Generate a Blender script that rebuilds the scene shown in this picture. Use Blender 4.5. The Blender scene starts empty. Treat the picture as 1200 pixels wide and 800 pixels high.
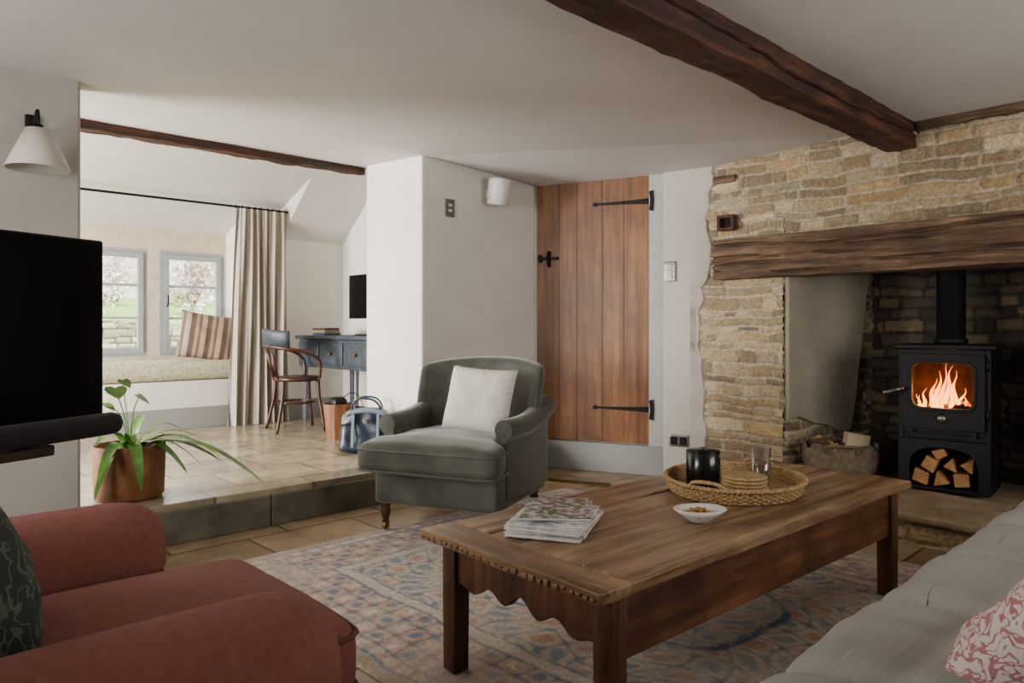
import bpy, bmesh, math, random
import numpy as np
from mathutils import Vector, Matrix, noise
random.seed(7)
rad = math.radians
COL = bpy.context.scene.collection

# ---------------------------------------------------------------- colour / materials
def lin(h):
    h = h.lstrip('#')
    o = []
    for i in (0, 2, 4):
        c = int(h[i:i+2], 16) / 255
        o.append(c / 12.92 if c <= .04045 else ((c + .055) / 1.055) ** 2.4)
    return (o[0], o[1], o[2], 1)

def base(name):
    m = bpy.data.materials.new(name); m.use_nodes = True
    nt = m.node_tree
    return m, nt, nt.nodes, nt.links, nt.nodes['Principled BSDF']

def coords(nt, stretch=(1, 1, 1), rot=(0, 0, 0)):
    tc = nt.nodes.new('ShaderNodeTexCoord'); mp = nt.nodes.new('ShaderNodeMapping')
    mp.inputs['Scale'].default_value = stretch; mp.inputs['Rotation'].default_value = rot
    nt.links.new(tc.outputs['Object'], mp.inputs['Vector'])
    return mp.outputs['Vector']

def noise_n(nt, vec, scale, detail=5, rough=.6):
    n = nt.nodes.new('ShaderNodeTexNoise'); n.inputs['Scale'].default_value = scale
    n.inputs['Detail'].default_value = detail; n.inputs['Roughness'].default_value = rough
    nt.links.new(vec, n.inputs['Vector']); return n.outputs['Fac']

def ramp(nt, fac, stops):
    r = nt.nodes.new('ShaderNodeValToRGB'); e = r.color_ramp.elements
    e[0].position, e[0].color = stops[0]; e[1].position, e[1].color = stops[-1]
    for p, c in stops[1:-1]:
        x = e.new(p); x.color = c
    nt.links.new(fac, r.inputs['Fac']); return r.outputs['Color']

def mixc(nt, a, b, fac=.5, mode='MIX'):
    m = nt.nodes.new('ShaderNodeMix'); m.data_type = 'RGBA'; m.blend_type = mode
    for s, v in ((0, fac), (6, a), (7, b)):
        if hasattr(v, 'is_output'): nt.links.new(v, m.inputs[s])
        else: m.inputs[s].default_value = v
    return m.outputs[2]

def bump(nt, fac, strength, dist=.01):
    b = nt.nodes.new('ShaderNodeBump'); b.inputs['Strength'].default_value = strength
    b.inputs['Distance'].default_value = dist
    nt.links.new(fac, b.inputs['Height']); return b.outputs['Normal']

def mat(name, c1, c2=None, scale=6, rough=.6, bmp=0, bscale=60, metal=0, stretch=(1, 1, 1), sheen=0, attr=False, bdist=.01, spec=.5, pos=(.35, .65)):
    m, nt, N, L, b = base(name)
    v = coords(nt, stretch)
    c2 = c2 or c1
    col = ramp(nt, noise_n(nt, v, scale), [(pos[0], lin(c1)), (pos[1], lin(c2))])
    if attr:
        a = N.new('ShaderNodeAttribute'); a.attribute_name = 'Col'
        col = mixc(nt, a.outputs['Color'], col, 1, 'MULTIPLY')
    L.new(col, b.inputs['Base Color'])
    b.inputs['Roughness'].default_value = rough; b.inputs['Metallic'].default_value = metal
    b.inputs['Specular IOR Level'].default_value = spec
    if sheen:
        b.inputs['Sheen Weight'].default_value = sheen; b.inputs['Sheen Roughness'].default_value = .4
    if bmp:
        L.new(bump(nt, noise_n(nt, v, bscale, 4), bmp, bdist), b.inputs['Normal'])
    return m

def wood(name, dark, mid, light, axis=0, scale=2.2, rough=.5, attr=False, bmp=.4, blot=.5, scr=0):
    m, nt, N, L, b = base(name)
    st = [14, 14, 14]; st[axis] = 1
    v = coords(nt, st); v2 = coords(nt)
    g = noise_n(nt, v, scale, 8, .65)
    col = ramp(nt, g, [(.3, lin(dark)), (.5, lin(mid)), (.7, lin(light))])
    bl = ramp(nt, noise_n(nt, v2, 5, 4), [(.3, (blot, blot * .93, blot * .88, 1)), (.7, (1.15, 1.1, 1.05, 1))])
    col = mixc(nt, col, bl, 1, 'MULTIPLY')
    if scr:   # dark knocks and fine scratches in old wood
        k = ramp(nt, noise_n(nt, v2, 38, 6, .75), [(.60, (1, 1, 1, 1)), (.70, (.45, .40, .36, 1))])
        col = mixc(nt, col, k, scr, 'MULTIPLY')
        st2 = [60, 60, 60]; st2[axis] = 2.5
        k2 = ramp(nt, noise_n(nt, coords(nt, st2, (0, 0, .06)), 1.6, 3, .5), [(.30, (.42, .38, .34, 1)), (.40, (1, 1, 1, 1))])
        col = mixc(nt, col, k2, scr, 'MULTIPLY')
    if attr:
        a = N.new('ShaderNodeAttribute'); a.attribute_name = 'Col'
        col = mixc(nt, a.outputs['Color'], col, 1, 'MULTIPLY')
    L.new(col, b.inputs['Base Color']); b.inputs['Roughness'].default_value = rough
    L.new(bump(nt, g, bmp, .006), b.inputs['Normal'])
    return m

def stripes(name, cols, axis, scale, rough=.85, bmp=.3):
    m, nt, N, L, b = base(name)
    v = coords(nt)
    s = N.new('ShaderNodeSeparateXYZ'); L.new(v, s.inputs[0])
    mu = N.new('ShaderNodeMath'); mu.operation = 'MULTIPLY'; mu.inputs[1].default_value = scale
    L.new(s.outputs[axis], mu.inputs[0])
    fr = N.new('ShaderNodeMath'); fr.operation = 'FRACT'; L.new(mu.outputs[0], fr.inputs[0])
    col = ramp(nt, fr.outputs[0], [(p, lin(c)) for p, c in cols])
    L.new(col, b.inputs['Base Color']); b.inputs['Roughness'].default_value = rough
    L.new(bump(nt, noise_n(nt, v, 180, 3), bmp, .004), b.inputs['Normal'])
    return m

def chevron(name, c1, c2, s1=22, s2=9):
    m, nt, N, L, b = base(name); v = coords(nt)
    s = N.new('ShaderNodeSeparateXYZ'); L.new(v, s.inputs[0])
    pp = N.new('ShaderNodeMath'); pp.operation = 'PINGPONG'; pp.inputs[1].default_value = .055; L.new(s.outputs[0], pp.inputs[0])
    ad = N.new('ShaderNodeMath'); ad.operation = 'ADD'; L.new(pp.outputs[0], ad.inputs[0]); L.new(s.outputs[2], ad.inputs[1])
    mu = N.new('ShaderNodeMath'); mu.operation = 'MULTIPLY'; mu.inputs[1].default_value = 30; L.new(ad.outputs[0], mu.inputs[0])
    fr = N.new('ShaderNodeMath'); fr.operation = 'FRACT'; L.new(mu.outputs[0], fr.inputs[0])
    L.new(ramp(nt, fr.outputs[0], [(.25, lin(c1)), (.5, lin(c2)), (.75, lin(c1))]), b.inputs['Base Color']); b.inputs['Roughness'].default_value = .85
    return m

def floor_mat(name, c1, c2, mortar, w, h, rough):
    m, nt, N, L, b = base(name)
    v = coords(nt)
    nz = N.new('ShaderNodeTexNoise'); nz.inputs['Scale'].default_value = 2.5; L.new(v, nz.inputs['Vector'])
    vm = N.new('ShaderNodeVectorMath'); vm.operation = 'SCALE'; vm.inputs['Scale'].default_value = .02
    L.new(nz.outputs['Color'], vm.inputs[0])
    va = N.new('ShaderNodeVectorMath'); L.new(v, va.inputs[0]); L.new(vm.outputs[0], va.inputs[1])
    br = N.new('ShaderNodeTexBrick'); br.inputs['Scale'].default_value = 1
    br.inputs['Brick Width'].default_value = w; br.inputs['Row Height'].default_value = h
    br.inputs['Mortar Size'].default_value = .009; br.inputs['Mortar Smooth'].default_value = .3
    br.inputs['Color1'].default_value = lin(c1); br.inputs['Color2'].default_value = lin(c2)
    br.inputs['Mortar'].default_value = lin(mortar); br.offset = .37
    L.new(va.outputs[0], br.inputs['Vector'])
    bl = ramp(nt, noise_n(nt, v, 4.5, 8, .7), [(.3, (.55, .52, .5, 1)), (.7, (1.2, 1.17, 1.12, 1))])
    L.new(mixc(nt, br.outputs['Color'], bl, 1, 'MULTIPLY'), b.inputs['Base Color'])
    b.inputs['Roughness'].default_value = rough
    mm = N.new('ShaderNodeMath'); mm.operation = 'MULTIPLY_ADD'; mm.inputs[1].default_value = -1.0
    L.new(br.outputs['Fac'], mm.inputs[0]); L.new(noise_n(nt, v, 12, 5), mm.inputs[2])
    L.new(bump(nt, mm.outputs[0], .35, .008), b.inputs['Normal'])
    return m

def emit(name, c, s, c2=None, zmax=.17):
    m, nt, N, L, b = base(name)
    N.remove(b); e = N.new('ShaderNodeEmission'); e.inputs['Strength'].default_value = s
    if c2:
        v = coords(nt); sp = N.new('ShaderNodeSeparateXYZ'); L.new(v, sp.inputs[0])
        mr = N.new('ShaderNodeMapRange'); mr.inputs['From Min'].default_value = .0; mr.inputs['From Max'].default_value = zmax
        L.new(sp.outputs[2], mr.inputs['Value'])
        L.new(ramp(nt, mr.outputs[0], [(0, lin(c)), (1, lin(c2))]), e.inputs['Color'])
        # bright core, soft orange rim
        lw = N.new('ShaderNodeLayerWeight'); lw.inputs[0].default_value = .45
        st_ = N.new('ShaderNodeMapRange'); st_.inputs['To Min'].default_value = s; st_.inputs['To Max'].default_value = s * .12
        L.new(lw.outputs['Facing'], st_.inputs['Value']); L.new(st_.outputs[0], e.inputs['Strength'])
    else: e.inputs['Color'].default_value = lin(c)
    L.new(e.outputs[0], N['Material Output'].inputs['Surface']); return m

def glass(name, tint=(1, 1, 1, 1), k=.35):
    m, nt, N, L, b = base(name); N.remove(b)
    t = N.new('ShaderNodeBsdfTransparent'); t.inputs[0].default_value = tint
    g = N.new('ShaderNodeBsdfGlossy'); g.inputs['Roughness'].default_value = .05
    f = N.new('ShaderNodeLayerWeight'); f.inputs[0].default_value = .3
    q = N.new('ShaderNodeMath'); q.operation = 'MULTIPLY'; q.inputs[1].default_value = k; L.new(f.outputs['Facing'], q.inputs[0])
    mx = N.new('ShaderNodeMixShader'); L.new(q.outputs[0], mx.inputs[0]); L.new(t.outputs[0], mx.inputs[1]); L.new(g.outputs[0], mx.inputs[2])
    L.new(mx.outputs[0], N['Material Output'].inputs['Surface']); return m

# ---------------------------------------------------------------- object helpers
def props(o, label=None, cat=None, group=None, kind=None):
    if label: o['label'] = label
    if cat: o['category'] = cat
    if group: o['group'] = group
    if kind: o['kind'] = kind
    return o

def thing(name, label, cat, loc=(0, 0, 0), rz=0, group=None, rot=None):
    e = bpy.data.objects.new(name, None); e.empty_display_size = .1
    e.location = loc; e.rotation_euler = rot or (0, 0, rad(rz)); COL.objects.link(e)
    return props(e, label, cat, group)

def add(name, me, m, par=None, loc=(0, 0, 0), rot=(0, 0, 0), smooth=True):
    if isinstance(me, bmesh.types.BMesh):
        bm = me; bmesh.ops.recalc_face_normals(bm, faces=bm.faces[:])
        me = bpy.data.meshes.new(name); bm.to_mesh(me); bm.free()
    o = bpy.data.objects.new(name, me); me.materials.append(m)
    o.location = loc; o.rotation_euler = [rad(a) for a in rot]; COL.objects.link(o)
    if par: o.parent = par
    if smooth:
        me.polygons.foreach_set('use_smooth', [True] * len(me.polygons))
    return o

def bevel(o, w, seg=2):
    md = o.modifiers.new('bev', 'BEVEL'); md.width = w; md.segments = seg; md.limit_method = 'ANGLE'; md.angle_limit = rad(40)
    md.harden_normals = False
    return o

def boxes(name, lst, m, par=None, bev=0, loc=(0, 0, 0), rot=(0, 0, 0)):
    """lst of (x0,x1,y0,y1,z0,z1)"""
    bm = bmesh.new()
    for x0, x1, y0, y1, z0, z1 in lst:
        r = bmesh.ops.create_cube(bm, size=1)
        for v in r['verts']:
            v.co = Vector(((x0 + x1) / 2 + v.co.x * (x1 - x0), (y0 + y1) / 2 + v.co.y * (y1 - y0), (z0 + z1) / 2 + v.co.z * (z1 - z0)))
    o = add(name, bm, m, par, loc, rot, smooth=False)
    if bev: bevel(o, bev, 2)
    return o

def rbm(sx, sy, sz, r, n=10, fn=None, c=(0, 0, 0)):
    bm = bmesh.new(); bmesh.ops.create_cube(bm, size=1)
    bmesh.ops.subdivide_edges(bm, edges=bm.edges[:], cuts=n, use_grid_fill=True)
    S = (sx, sy, sz); k = n + 1
    def ax(i, s):
        h = s / 2; rr = min(r, h * .999)
        if i <= 3: return -h + rr * (0, .12, .45, 1)[i]
        if i >= k - 3: return h - rr * (0, .12, .45, 1)[k - i]
        return -h + rr + (s - 2 * rr) * (i - 3) / (k - 6)
    for v in bm.verts:
        p = [ax(round((v.co[a] + .5) * k), S[a]) for a in range(3)]
        q = [max(-(S[a] / 2 - min(r, S[a] / 2)), min(S[a] / 2 - min(r, S[a] / 2), p[a])) for a in range(3)]
        d = Vector(p) - Vector(q)
        P = Vector(q) + (d.normalized() * min(r, min(S) / 2) if d.length > 1e-9 else d)
        if fn: P = Vector(fn(P))
        v.co = P + Vector(c)
    return bm

def rbox(name, size, r, m, par=None, loc=(0, 0, 0), rot=(0, 0, 0), n=10, fn=None, c=(0, 0, 0)):
    return add(name, rbm(*size, r, n, fn, c), m, par, loc, rot)

def prism(name, pts, t0, t1, m, par=None, plane='XZ', loc=(0, 0, 0), rot=(0, 0, 0), bev=0, smooth=False, seg=2):
    bm = bmesh.new()
    def P(a, b, t): return {'XZ': (a, t, b), 'YZ': (t, a, b), 'XY': (a, b, t)}[plane]
    A = [bm.verts.new(P(a, b, t0)) for a, b in pts]; B = [bm.verts.new(P(a, b, t1)) for a, b in pts]
    bm.faces.new(A); bm.faces.new(B[::-1]); n = len(pts)
    for i in range(n): bm.faces.new((A[i], A[(i + 1) % n], B[(i + 1) % n], B[i]))
    o = add(name, bm, m, par, loc, rot, smooth)
    if bev: bevel(o, bev, seg)
    return o

def rrect(w, h, r, n=5, cx=0, cz=0):
    P = []
    for (sx, sz, a0) in ((1, 1, 0), (-1, 1, 90), (-1, -1, 180), (1, -1, 270)):
        for i in range(n + 1):
            a = rad(a0 + 90 * i / n)
            P.append((cx + sx * (w / 2 - r) + r * math.cos(a), cz + sz * (h / 2 - r) + r * math.sin(a)))
    return P

def ring(name, outer, inner, y0, y1, m, par=None, loc=(0, 0, 0), rot=(0, 0, 0), bev=0):
    bm = bmesh.new(); n = len(outer)
    v = lambda p, y: bm.verts.new((p[0], y, p[1]))
    A = [v(p, y0) for p in outer]; B = [v(p, y0) for p in inner]; C = [v(p, y1) for p in outer]; D = [v(p, y1) for p in inner]
    for i in range(n):
        j = (i + 1) % n
        for q in ((A[i], A[j], B[j], B[i]), (C[i], D[i], D[j], C[j]), (A[i], C[i], C[j], A[j]), (B[i], B[j], D[j], D[i])): bm.faces.new(q)
    o = add(name, bm, m, par, loc, rot, smooth=False)
    if bev: bevel(o, bev, 2)
    return o

def lathe_bm(prof, seg=32, c=(0, 0, 0), bm=None, fn=None):
    bm = bm or bmesh.new(); rows = []
    for r, z in prof:
        if r < 1e-6: rows.append([bm.verts.new((c[0], c[1], c[2] + z))])
        else:
            row = []
            for i in range(seg):
                a = 2 * math.pi * i / seg; rr = r * (fn(a, z) if fn else 1)
                row.append(bm.verts.new((c[0] + rr * math.cos(a), c[1] + rr * math.sin(a), c[2] + z)))
            rows.append(row)
    for A, B in zip(rows, rows[1:]):
        for i in range(seg):
            j = (i + 1) % seg
            if len(A) == 1 and len(B) == 1: continue
            if len(A) == 1: bm.faces.new((A[0], B[i], B[j]))
            elif len(B) == 1: bm.faces.new((A[i], A[j], B[0]))
            else: bm.faces.new((A[i], A[j], B[j], B[i]))
    return bm

def lathe(name, prof, m, par=None, loc=(0, 0, 0), rot=(0, 0, 0), seg=32, fn=None, smooth=True):
    return add(name, lathe_bm(prof, seg, fn=fn), m, par, loc, rot, smooth)

def cr(pts, k=6, closed=False):
    P = [Vector(p) for p in pts]; n = len(P); out = []
    for i in range(n if closed else n - 1):
        a = P[(i - 1) % n] if closed or i > 0 else P[0]; b = P[i]; c = P[(i + 1) % n]
        d = P[(i + 2) % n] if closed or i + 2 < n else P[-1]
        for j in range(k):
            t = j / k
            out.append(.5 * ((2 * b) + (c - a) * t + (2 * a - 5 * b + 4 * c - d) * t * t + (3 * b - a - 3 * c + d) * t ** 3))
    if not closed: out.append(P[-1])
    return out

def tube_bm(pts, r, seg=8, closed=False, bm=None):
    bm = bm or bmesh.new(); P = [Vector(p) for p in pts]; n = len(P); rows = []; up = None
    for i in range(n):
        if closed: t = (P[(i + 1) % n] - P[i - 1]).normalized()
        else: t = (P[min(i + 1, n - 1)] - P[max(i - 1, 0)]).normalized()
        if up is None: up = Vector((0, 0, 1)) if abs(t.z) < .9 else Vector((1, 0, 0))
        s = t.cross(up).normalized(); up = s.cross(t).normalized()
        rr = r(i / max(1, n - 1)) if callable(r) else r
        rows.append([bm.verts.new(P[i] + rr * (math.cos(2 * math.pi * j / seg) * s + math.sin(2 * math.pi * j / seg) * up)) for j in range(seg)])
    for i in range(n if closed else n - 1):
        A, B = rows[i], rows[(i + 1) % n]
        for j in range(seg): bm.faces.new((A[j], A[(j + 1) % seg], B[(j + 1) % seg], B[j]))
    if not closed: bm.faces.new(rows[0][::-1]); bm.faces.new(rows[-1])
    return bm

def tube(name, pts, r, m, par=None, k=6, seg=8, closed=False, loc=(0, 0, 0), rot=(0, 0, 0)):
    return add(name, tube_bm(cr(pts, k, closed) if k else pts, r, seg, closed), m, par, loc, rot)

def pillow(name, w, h, t, m, par=None, loc=(0, 0, 0), rot=(0, 0, 0), n=22, pinch=.07):
    """stands in XZ plane, thickness along Y"""
    bm = bmesh.new(); sheets = []
    for s in (-1, 1):
        g = []
        for i in range(n + 1):
            row = []
            for j in range(n + 1):
                u = -1 + 2 * i / n; v = -1 + 2 * j / n
                th = t / 2 * (max(0, (1 - u ** 4)) * max(0, (1 - v ** 4))) ** .55
                th += .006 * noise.noise(Vector((u * 3, v * 3, s * 4 + w))) * (1 - u * u) * (1 - v * v) * 4
                row.append(bm.verts.new((u * w / 2 * (1 - pinch * (1 - v * v)), s * th, v * h / 2 * (1 - pinch * (1 - u * u)))))
            g.append(row)
        for i in range(n):
            for j in range(n): bm.faces.new((g[i][j], g[i + 1][j], g[i + 1][j + 1], g[i][j + 1]))
    bmesh.ops.remove_doubles(bm, verts=bm.verts[:], dist=.0004)
    return add(name, bm, m, par, loc, rot)

# ---------------------------------------------------------------- numpy noise and stonework
def vn(x, y, s):
    xi = np.floor(x); yi = np.floor(y); xf = x - xi; yf = y - yi
    xf = xf * xf * (3 - 2 * xf); yf = yf * yf * (3 - 2 * yf)
    def h(a, b):
        q = np.sin(a * 127.1 + b * 311.7 + s * 74.7) * 43758.5453
        return q - np.floor(q)
    return (h(xi, yi) * (1 - xf) + h(xi + 1, yi) * xf) * (1 - yf) + (h(xi, yi + 1) * (1 - xf) + h(xi + 1, yi + 1) * xf) * yf
def fbm(x, y, s, o=4):
    t = 0; a = .5
    for i in range(o): t = t + a * vn(x * 2 ** i, y * 2 ** i, s + i); a *= .5
    return t

def grid_mesh(name, P, C, m, mask=None, par=None):
    nv, nu = P.shape[:2]
    me = bpy.data.meshes.new(name)
    idx = np.arange(nu * nv).reshape(nv, nu)
    F = np.stack([idx[:-1, :-1], idx[:-1, 1:], idx[1:, 1:], idx[1:, :-1]], -1).reshape(-1, 4)
    if mask is not None:
        mk = mask[:-1, :-1] & mask[:-1, 1:] & mask[1:, 1:] & mask[1:, :-1]
        F = F[mk.reshape(-1)]
    me.from_pydata(P.reshape(-1, 3).tolist(), [], F.tolist())
    if C is not None:
        a = me.color_attributes.new('Col', 'FLOAT_COLOR', 'POINT')
        cc = np.ones((nu * nv, 4), np.float32); cc[:, :3] = C.reshape(-1, 3)
        a.data.foreach_set('color', cc.reshape(-1))
    o = bpy.data.objects.new(name, me); me.materials.append(m); COL.objects.link(o)
    me.polygons.foreach_set('use_smooth', [True] * len(me.polygons))
    if par: o.parent = par
    return o

def stonework(name, org, ud, nd, W, H, m, pal, seed=1, res=.01, cm=(.05, .1), lm=(.1, .34), depth=.016, mort='bfb299', mask=None, jit=.014, wob=1, smear=.70):
    rs = np.random.RandomState(seed)
    nu = int(W / res) + 1; nv = int(H / res) + 1
    U, V = np.meshgrid(np.linspace(0, W, nu), np.linspace(0, H, nv))
    Vw = V + wob * (.09 * (fbm(U * 1.7, V * 1.7, seed) - .5) + .030 * (vn(U * 5, V * 5, seed + 3) - .5))
    Uw = U + .04 * (vn(U * 7, V * 7, seed + 7) - .5)
    bd = [-.1]
    while bd[-1] < H + .2: bd.append(bd[-1] + rs.uniform(*cm))
    bd = np.array(bd); k = np.clip(np.searchsorted(bd, Vw) - 1, 0, len(bd) - 2)
    dv = np.minimum(Vw - bd[k], bd[k + 1] - Vw)
    du = np.zeros_like(U); sid = np.zeros_like(U)
    for c in range(len(bd) - 1):
        mk = k == c
        if not mk.any(): continue
        j = [-.3 + rs.uniform(0, .2)]
        while j[-1] < W + .3: j.append(j[-1] + rs.uniform(*lm) * (1 if rs.rand() > .25 else .5))
        j = np.array(j); q = np.clip(np.searchsorted(j, Uw[mk]) - 1, 0, len(j) - 2)
        du[mk] = np.minimum(Uw[mk] - j[q], j[q + 1] - Uw[mk]); sid[mk] = c * 57.3 + q * 13.7
    dd = np.minimum(np.minimum(du, dv), (du * dv) / (du + dv + 1e-6) * 1.5); dd = dd + .008 * (vn(U * 45, V * 45, seed) - .5)
    s = np.clip((dd - .005) / .007, 0, 1); s = s * s * (3 - 2 * s)
    r1 = np.modf(np.abs(np.sin(sid * 12.9898) * 43758.5453))[0]; r2 = np.modf(np.abs(np.sin(sid * 78.233) * 12543.123))[0]
    s = s * np.where(fbm(U * 3, V * 3, seed + 20) > smear, .4, 1)   # patches smeared with lime mortar
    hgt = s * (depth + jit * (r1 - .5)) + .010 * (fbm(U * 22, V * 22, seed + 5) - .5) * (.5 + s)
    pal = np.array([lin(c)[:3] for c in pal]); ci = np.minimum((r2 * len(pal)).astype(int), len(pal) - 1)
    C = pal[ci] * (.74 + .46 * fbm(U * 18, V * 18, seed + 9))[..., None] * (.84 + .32 * r1)[..., None]
    mc = np.array(lin(mort)[:3]) * (.72 + .45 * vn(U * 40, V * 40, 3))[..., None]
    C = C * s[..., None] + mc * (1 - s)[..., None]
    org = np.array(org, float); ud = np.array(ud, float); nd = np.array(nd, float)
    P = org + U[..., None] * ud + V[..., None] * np.array([0, 0, 1.]) + hgt[..., None] * nd
    return grid_mesh(name, P, C, m, mask(U, V) if mask else None)

# ---------------------------------------------------------------- materials
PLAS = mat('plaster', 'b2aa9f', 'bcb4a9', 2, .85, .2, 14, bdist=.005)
PLASD = mat('plaster_shaded', '98928a', 'a19b92', 2, .85, .2, 14, bdist=.005)  # darker copy of the plaster; the sconce wall's shade is put into its colour
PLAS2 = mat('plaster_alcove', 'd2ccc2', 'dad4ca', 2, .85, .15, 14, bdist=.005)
CEIL = mat('ceiling_paint', 'bfbab5', 'c7c2bd', 1.2, .8, .25, 2.2, bdist=.02)
SKIRT = mat('grey_paint', '84837f', '8b8a86', 3, .5)
JAMB = mat('jamb_paint', '9d9a96', 'a4a19d', 3, .5)
FLO = floor_mat('flagstone', '88755a', 'a49073', '4f4538', .62, .42, .36)
FLR = floor_mat('flagstone_raised', '88806b', 'aca188', '6a6252', .58, .46, .22)
STEP = mat('step_stone', '4b463a', '6b6454', 7, .6, .5, 25)
STONE = mat('stone_surface', 'cac4ba', 'ffffff', 60, .9, .5, 110, attr=True, bdist=.004)
BEAM = wood('beam_oak', '130904', '381e10', '673c21', 0, 1.6, .65, bmp=1.2, blot=.6)
MANT = wood('mantel_oak', '291d16', '5f4b3a', '947a60', 1, 1.5, .85, bmp=1.2, blot=.6)
TBL = wood('table_wood', '4c3522', '876c50', 'b39a7c', 0, 1.1, .40, blot=.7, scr=.85)
TBLY = wood('table_wood_end', '48311d', '7e6145', 'a98d6e', 1, 1.1, .40, blot=.7, scr=.85)
TBLR = wood('table_wood_red', '2c170d', '563622', '795336', 2, 1.6, .48)
TBLA = wood('table_apron_wood', '361f12', '643f29', '885e3f', 0, 1.6, .48)
DOORW = wood('door_oak', '452912', '734a25', '9c6b3a', 2, .9, .45, attr=True, bmp=.12, blot=.75)
IRON = mat('black_iron', '08080a', '101012', 20, .5, .3, 60, metal=.6)
STOVE = mat('stove_paint', '07080a', '0b0c0e', 10, .55, .15, 120, spec=.3)
BLACK = mat('black_plastic', '060607', '08080a', 5, .4, spec=.3)
SCREEN = mat('screen_glass', '020203', '030304', 2, .35, spec=.15)
DARK = mat('soot', '0b0908', '17120e', 8, .95)  # near-black: soot in the chimney, shade painted into the vent recess
WHITE = mat('white_plastic', 'c9c9c6', 'cfcfcc', 5, .4)
STEEL = mat('brushed_steel', '77746e', '8b8780', 30, .35, metal=.9)
BRASS = mat('aged_brass', '6b5128', '8f713d', 20, .4, metal=.9)
GREEN = mat('olive_velvet', '2f3129', '494b3f', 7, .62, .25, 160, sheen=.55)
PINK = mat('rust_linen', '75443c', '814d44', 60, .92, .3, 420, bdist=.004)
PINKP = mat('rust_piping', '5c342e', '683c35', 40, .9)
LINEN = stripes('grey_ticking', [(0, '9a9792'), (.44, '9e9b96'), (.5, '928f8a'), (.56, '9e9b96'), (1, '9a9792')], 1, 24)
IVORY = chevron('ivory_cloth', 'e8e2d7', 'dbd4c8')
CURT = stripes('curtain_cloth', [(0, 'a49b8d'), (.5, 'aaa194'), (1, 'a49b8d')], 0, 60)
STRI = stripes('brown_stripe', [(0, '453830'), (.14, '68503f'), (.16, '96806c'), (.34, '83705f'), (.36, '4c3f39'), (.5, '70563f'), (.52, '9a8572'), (.8, '937d6a'), (.82, '453830'), (1, '503b31')], 0, 7)
GRILL = mat('seat_check', '9a9577', 'c4bea2', 45, .9, .2, 150)
LEAF = mat('leaf_green', '2f5a18', '5c8a2c', 8, .4)
TERRA = mat('rust_pot', '5f3b1f', '825732', 9, .7, .15, 25, spec=.3)
SOIL = mat('soil', '1c130c', '33241a', 40, .95, .6, 60)
WICK = mat('wicker', '8e7046', 'bb9a6a', 60, .6, .4, 120)
PORC = mat('porcelain', 'd9d6d0', 'e2dfd9', 5, .2)
PAGES = mat('paper', 'c9c4ba', 'dcd8cf', 30, .8, stretch=(1, 1, 60))
NAVY = mat('navy_leather', '161e2a', '283444', 9, .35, .2, 80)
DESKB = mat('blue_painted_wood', '252b32', '353e47', 14, .5, .1, 30)
BENT = wood('bentwood', '241009', '3d1c10', '5a2c1a', 2, 2, .35)
DKGR = mat('dark_green_glaze', '060c0b', '0a1412', 8, .2)
WINP = mat('window_paint', '858b8c', '8f9596', 5, .5)
RUST = mat('rusty_iron', '2c150d', '5a2f1c', 30, .8, .4, 50)
LOGB = mat('log_bark', '3b281a', '5a402c', 20, .9, .6, 50)
LOGE = mat('split_wood', '946638', 'b98a56', 14, .8, .3, 60)
CANV = mat('canvas', '5c5042', '7a6b56', 30, .95, .4, 150)
CARD = mat('cardboard', 'a89478', 'bba88c', 8, .8)
GRASS = mat('grass', '6a9635', '94b858', 20, .95, .6, 60)
GLS = glass('clear_glass')
FLAME = emit('flame', 'ffc050', 7, 'ff7414', .28)
EMBER = emit('ember', 'ff5a10', 2.2)

def pattern(name, ca, cb, scale, thr, rough=.85, kind='noise'):
    m, nt, N, L, b = base(name); v = coords(nt)
    n1 = N.new('ShaderNodeTexNoise'); n1.inputs['Scale'].default_value = scale; n1.inputs['Detail'].default_value = 1
    n1.inputs['Distortion'].default_value = 1.4; L.new(v, n1.inputs['Vector'])
    sb = N.new('ShaderNodeMath'); sb.operation = 'SUBTRACT'; sb.inputs[1].default_value = .5; L.new(n1.outputs['Fac'], sb.inputs[0])
    ab = N.new('ShaderNodeMath'); ab.operation = 'ABSOLUTE'; L.new(sb.outputs[0], ab.inputs[0]); f = ab.outputs[0]
    L.new(ramp(nt, f, [(thr, lin(ca)), (thr + .02, lin(cb))]), b.inputs['Base Color']); b.inputs['Roughness'].default_value = rough
    return m
CORAL = pattern('coral_print', 'a86e70', 'cdc3bb', 34, .045)
FERN = pattern('fern_print', '4f5a4a', '25302a', 16, .02)
BLOSS = mat('magazine_print', '4b6b38', 'c3a3bd', 34, .3, pos=(.47, .57))
BLOSS2 = mat('magazine_print_pale', '9aa0a8', 'd9d3cc', 20, .3, pos=(.45, .55))

# ---------------------------------------------------------------- camera
CAMZ = 1.13
cd = bpy.data.cameras.new('camera'); cam = bpy.data.objects.new('camera', cd); COL.objects.link(cam)
cam.location = (0, 0, CAMZ); cam.rotation_euler = (rad(90), 0, rad(46.7 - 90))
cd.sensor_width = 36; cd.lens = 25.44; cd.shift_y = -17 / 1200; cd.clip_start = .05
bpy.context.scene.camera = cam

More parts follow.
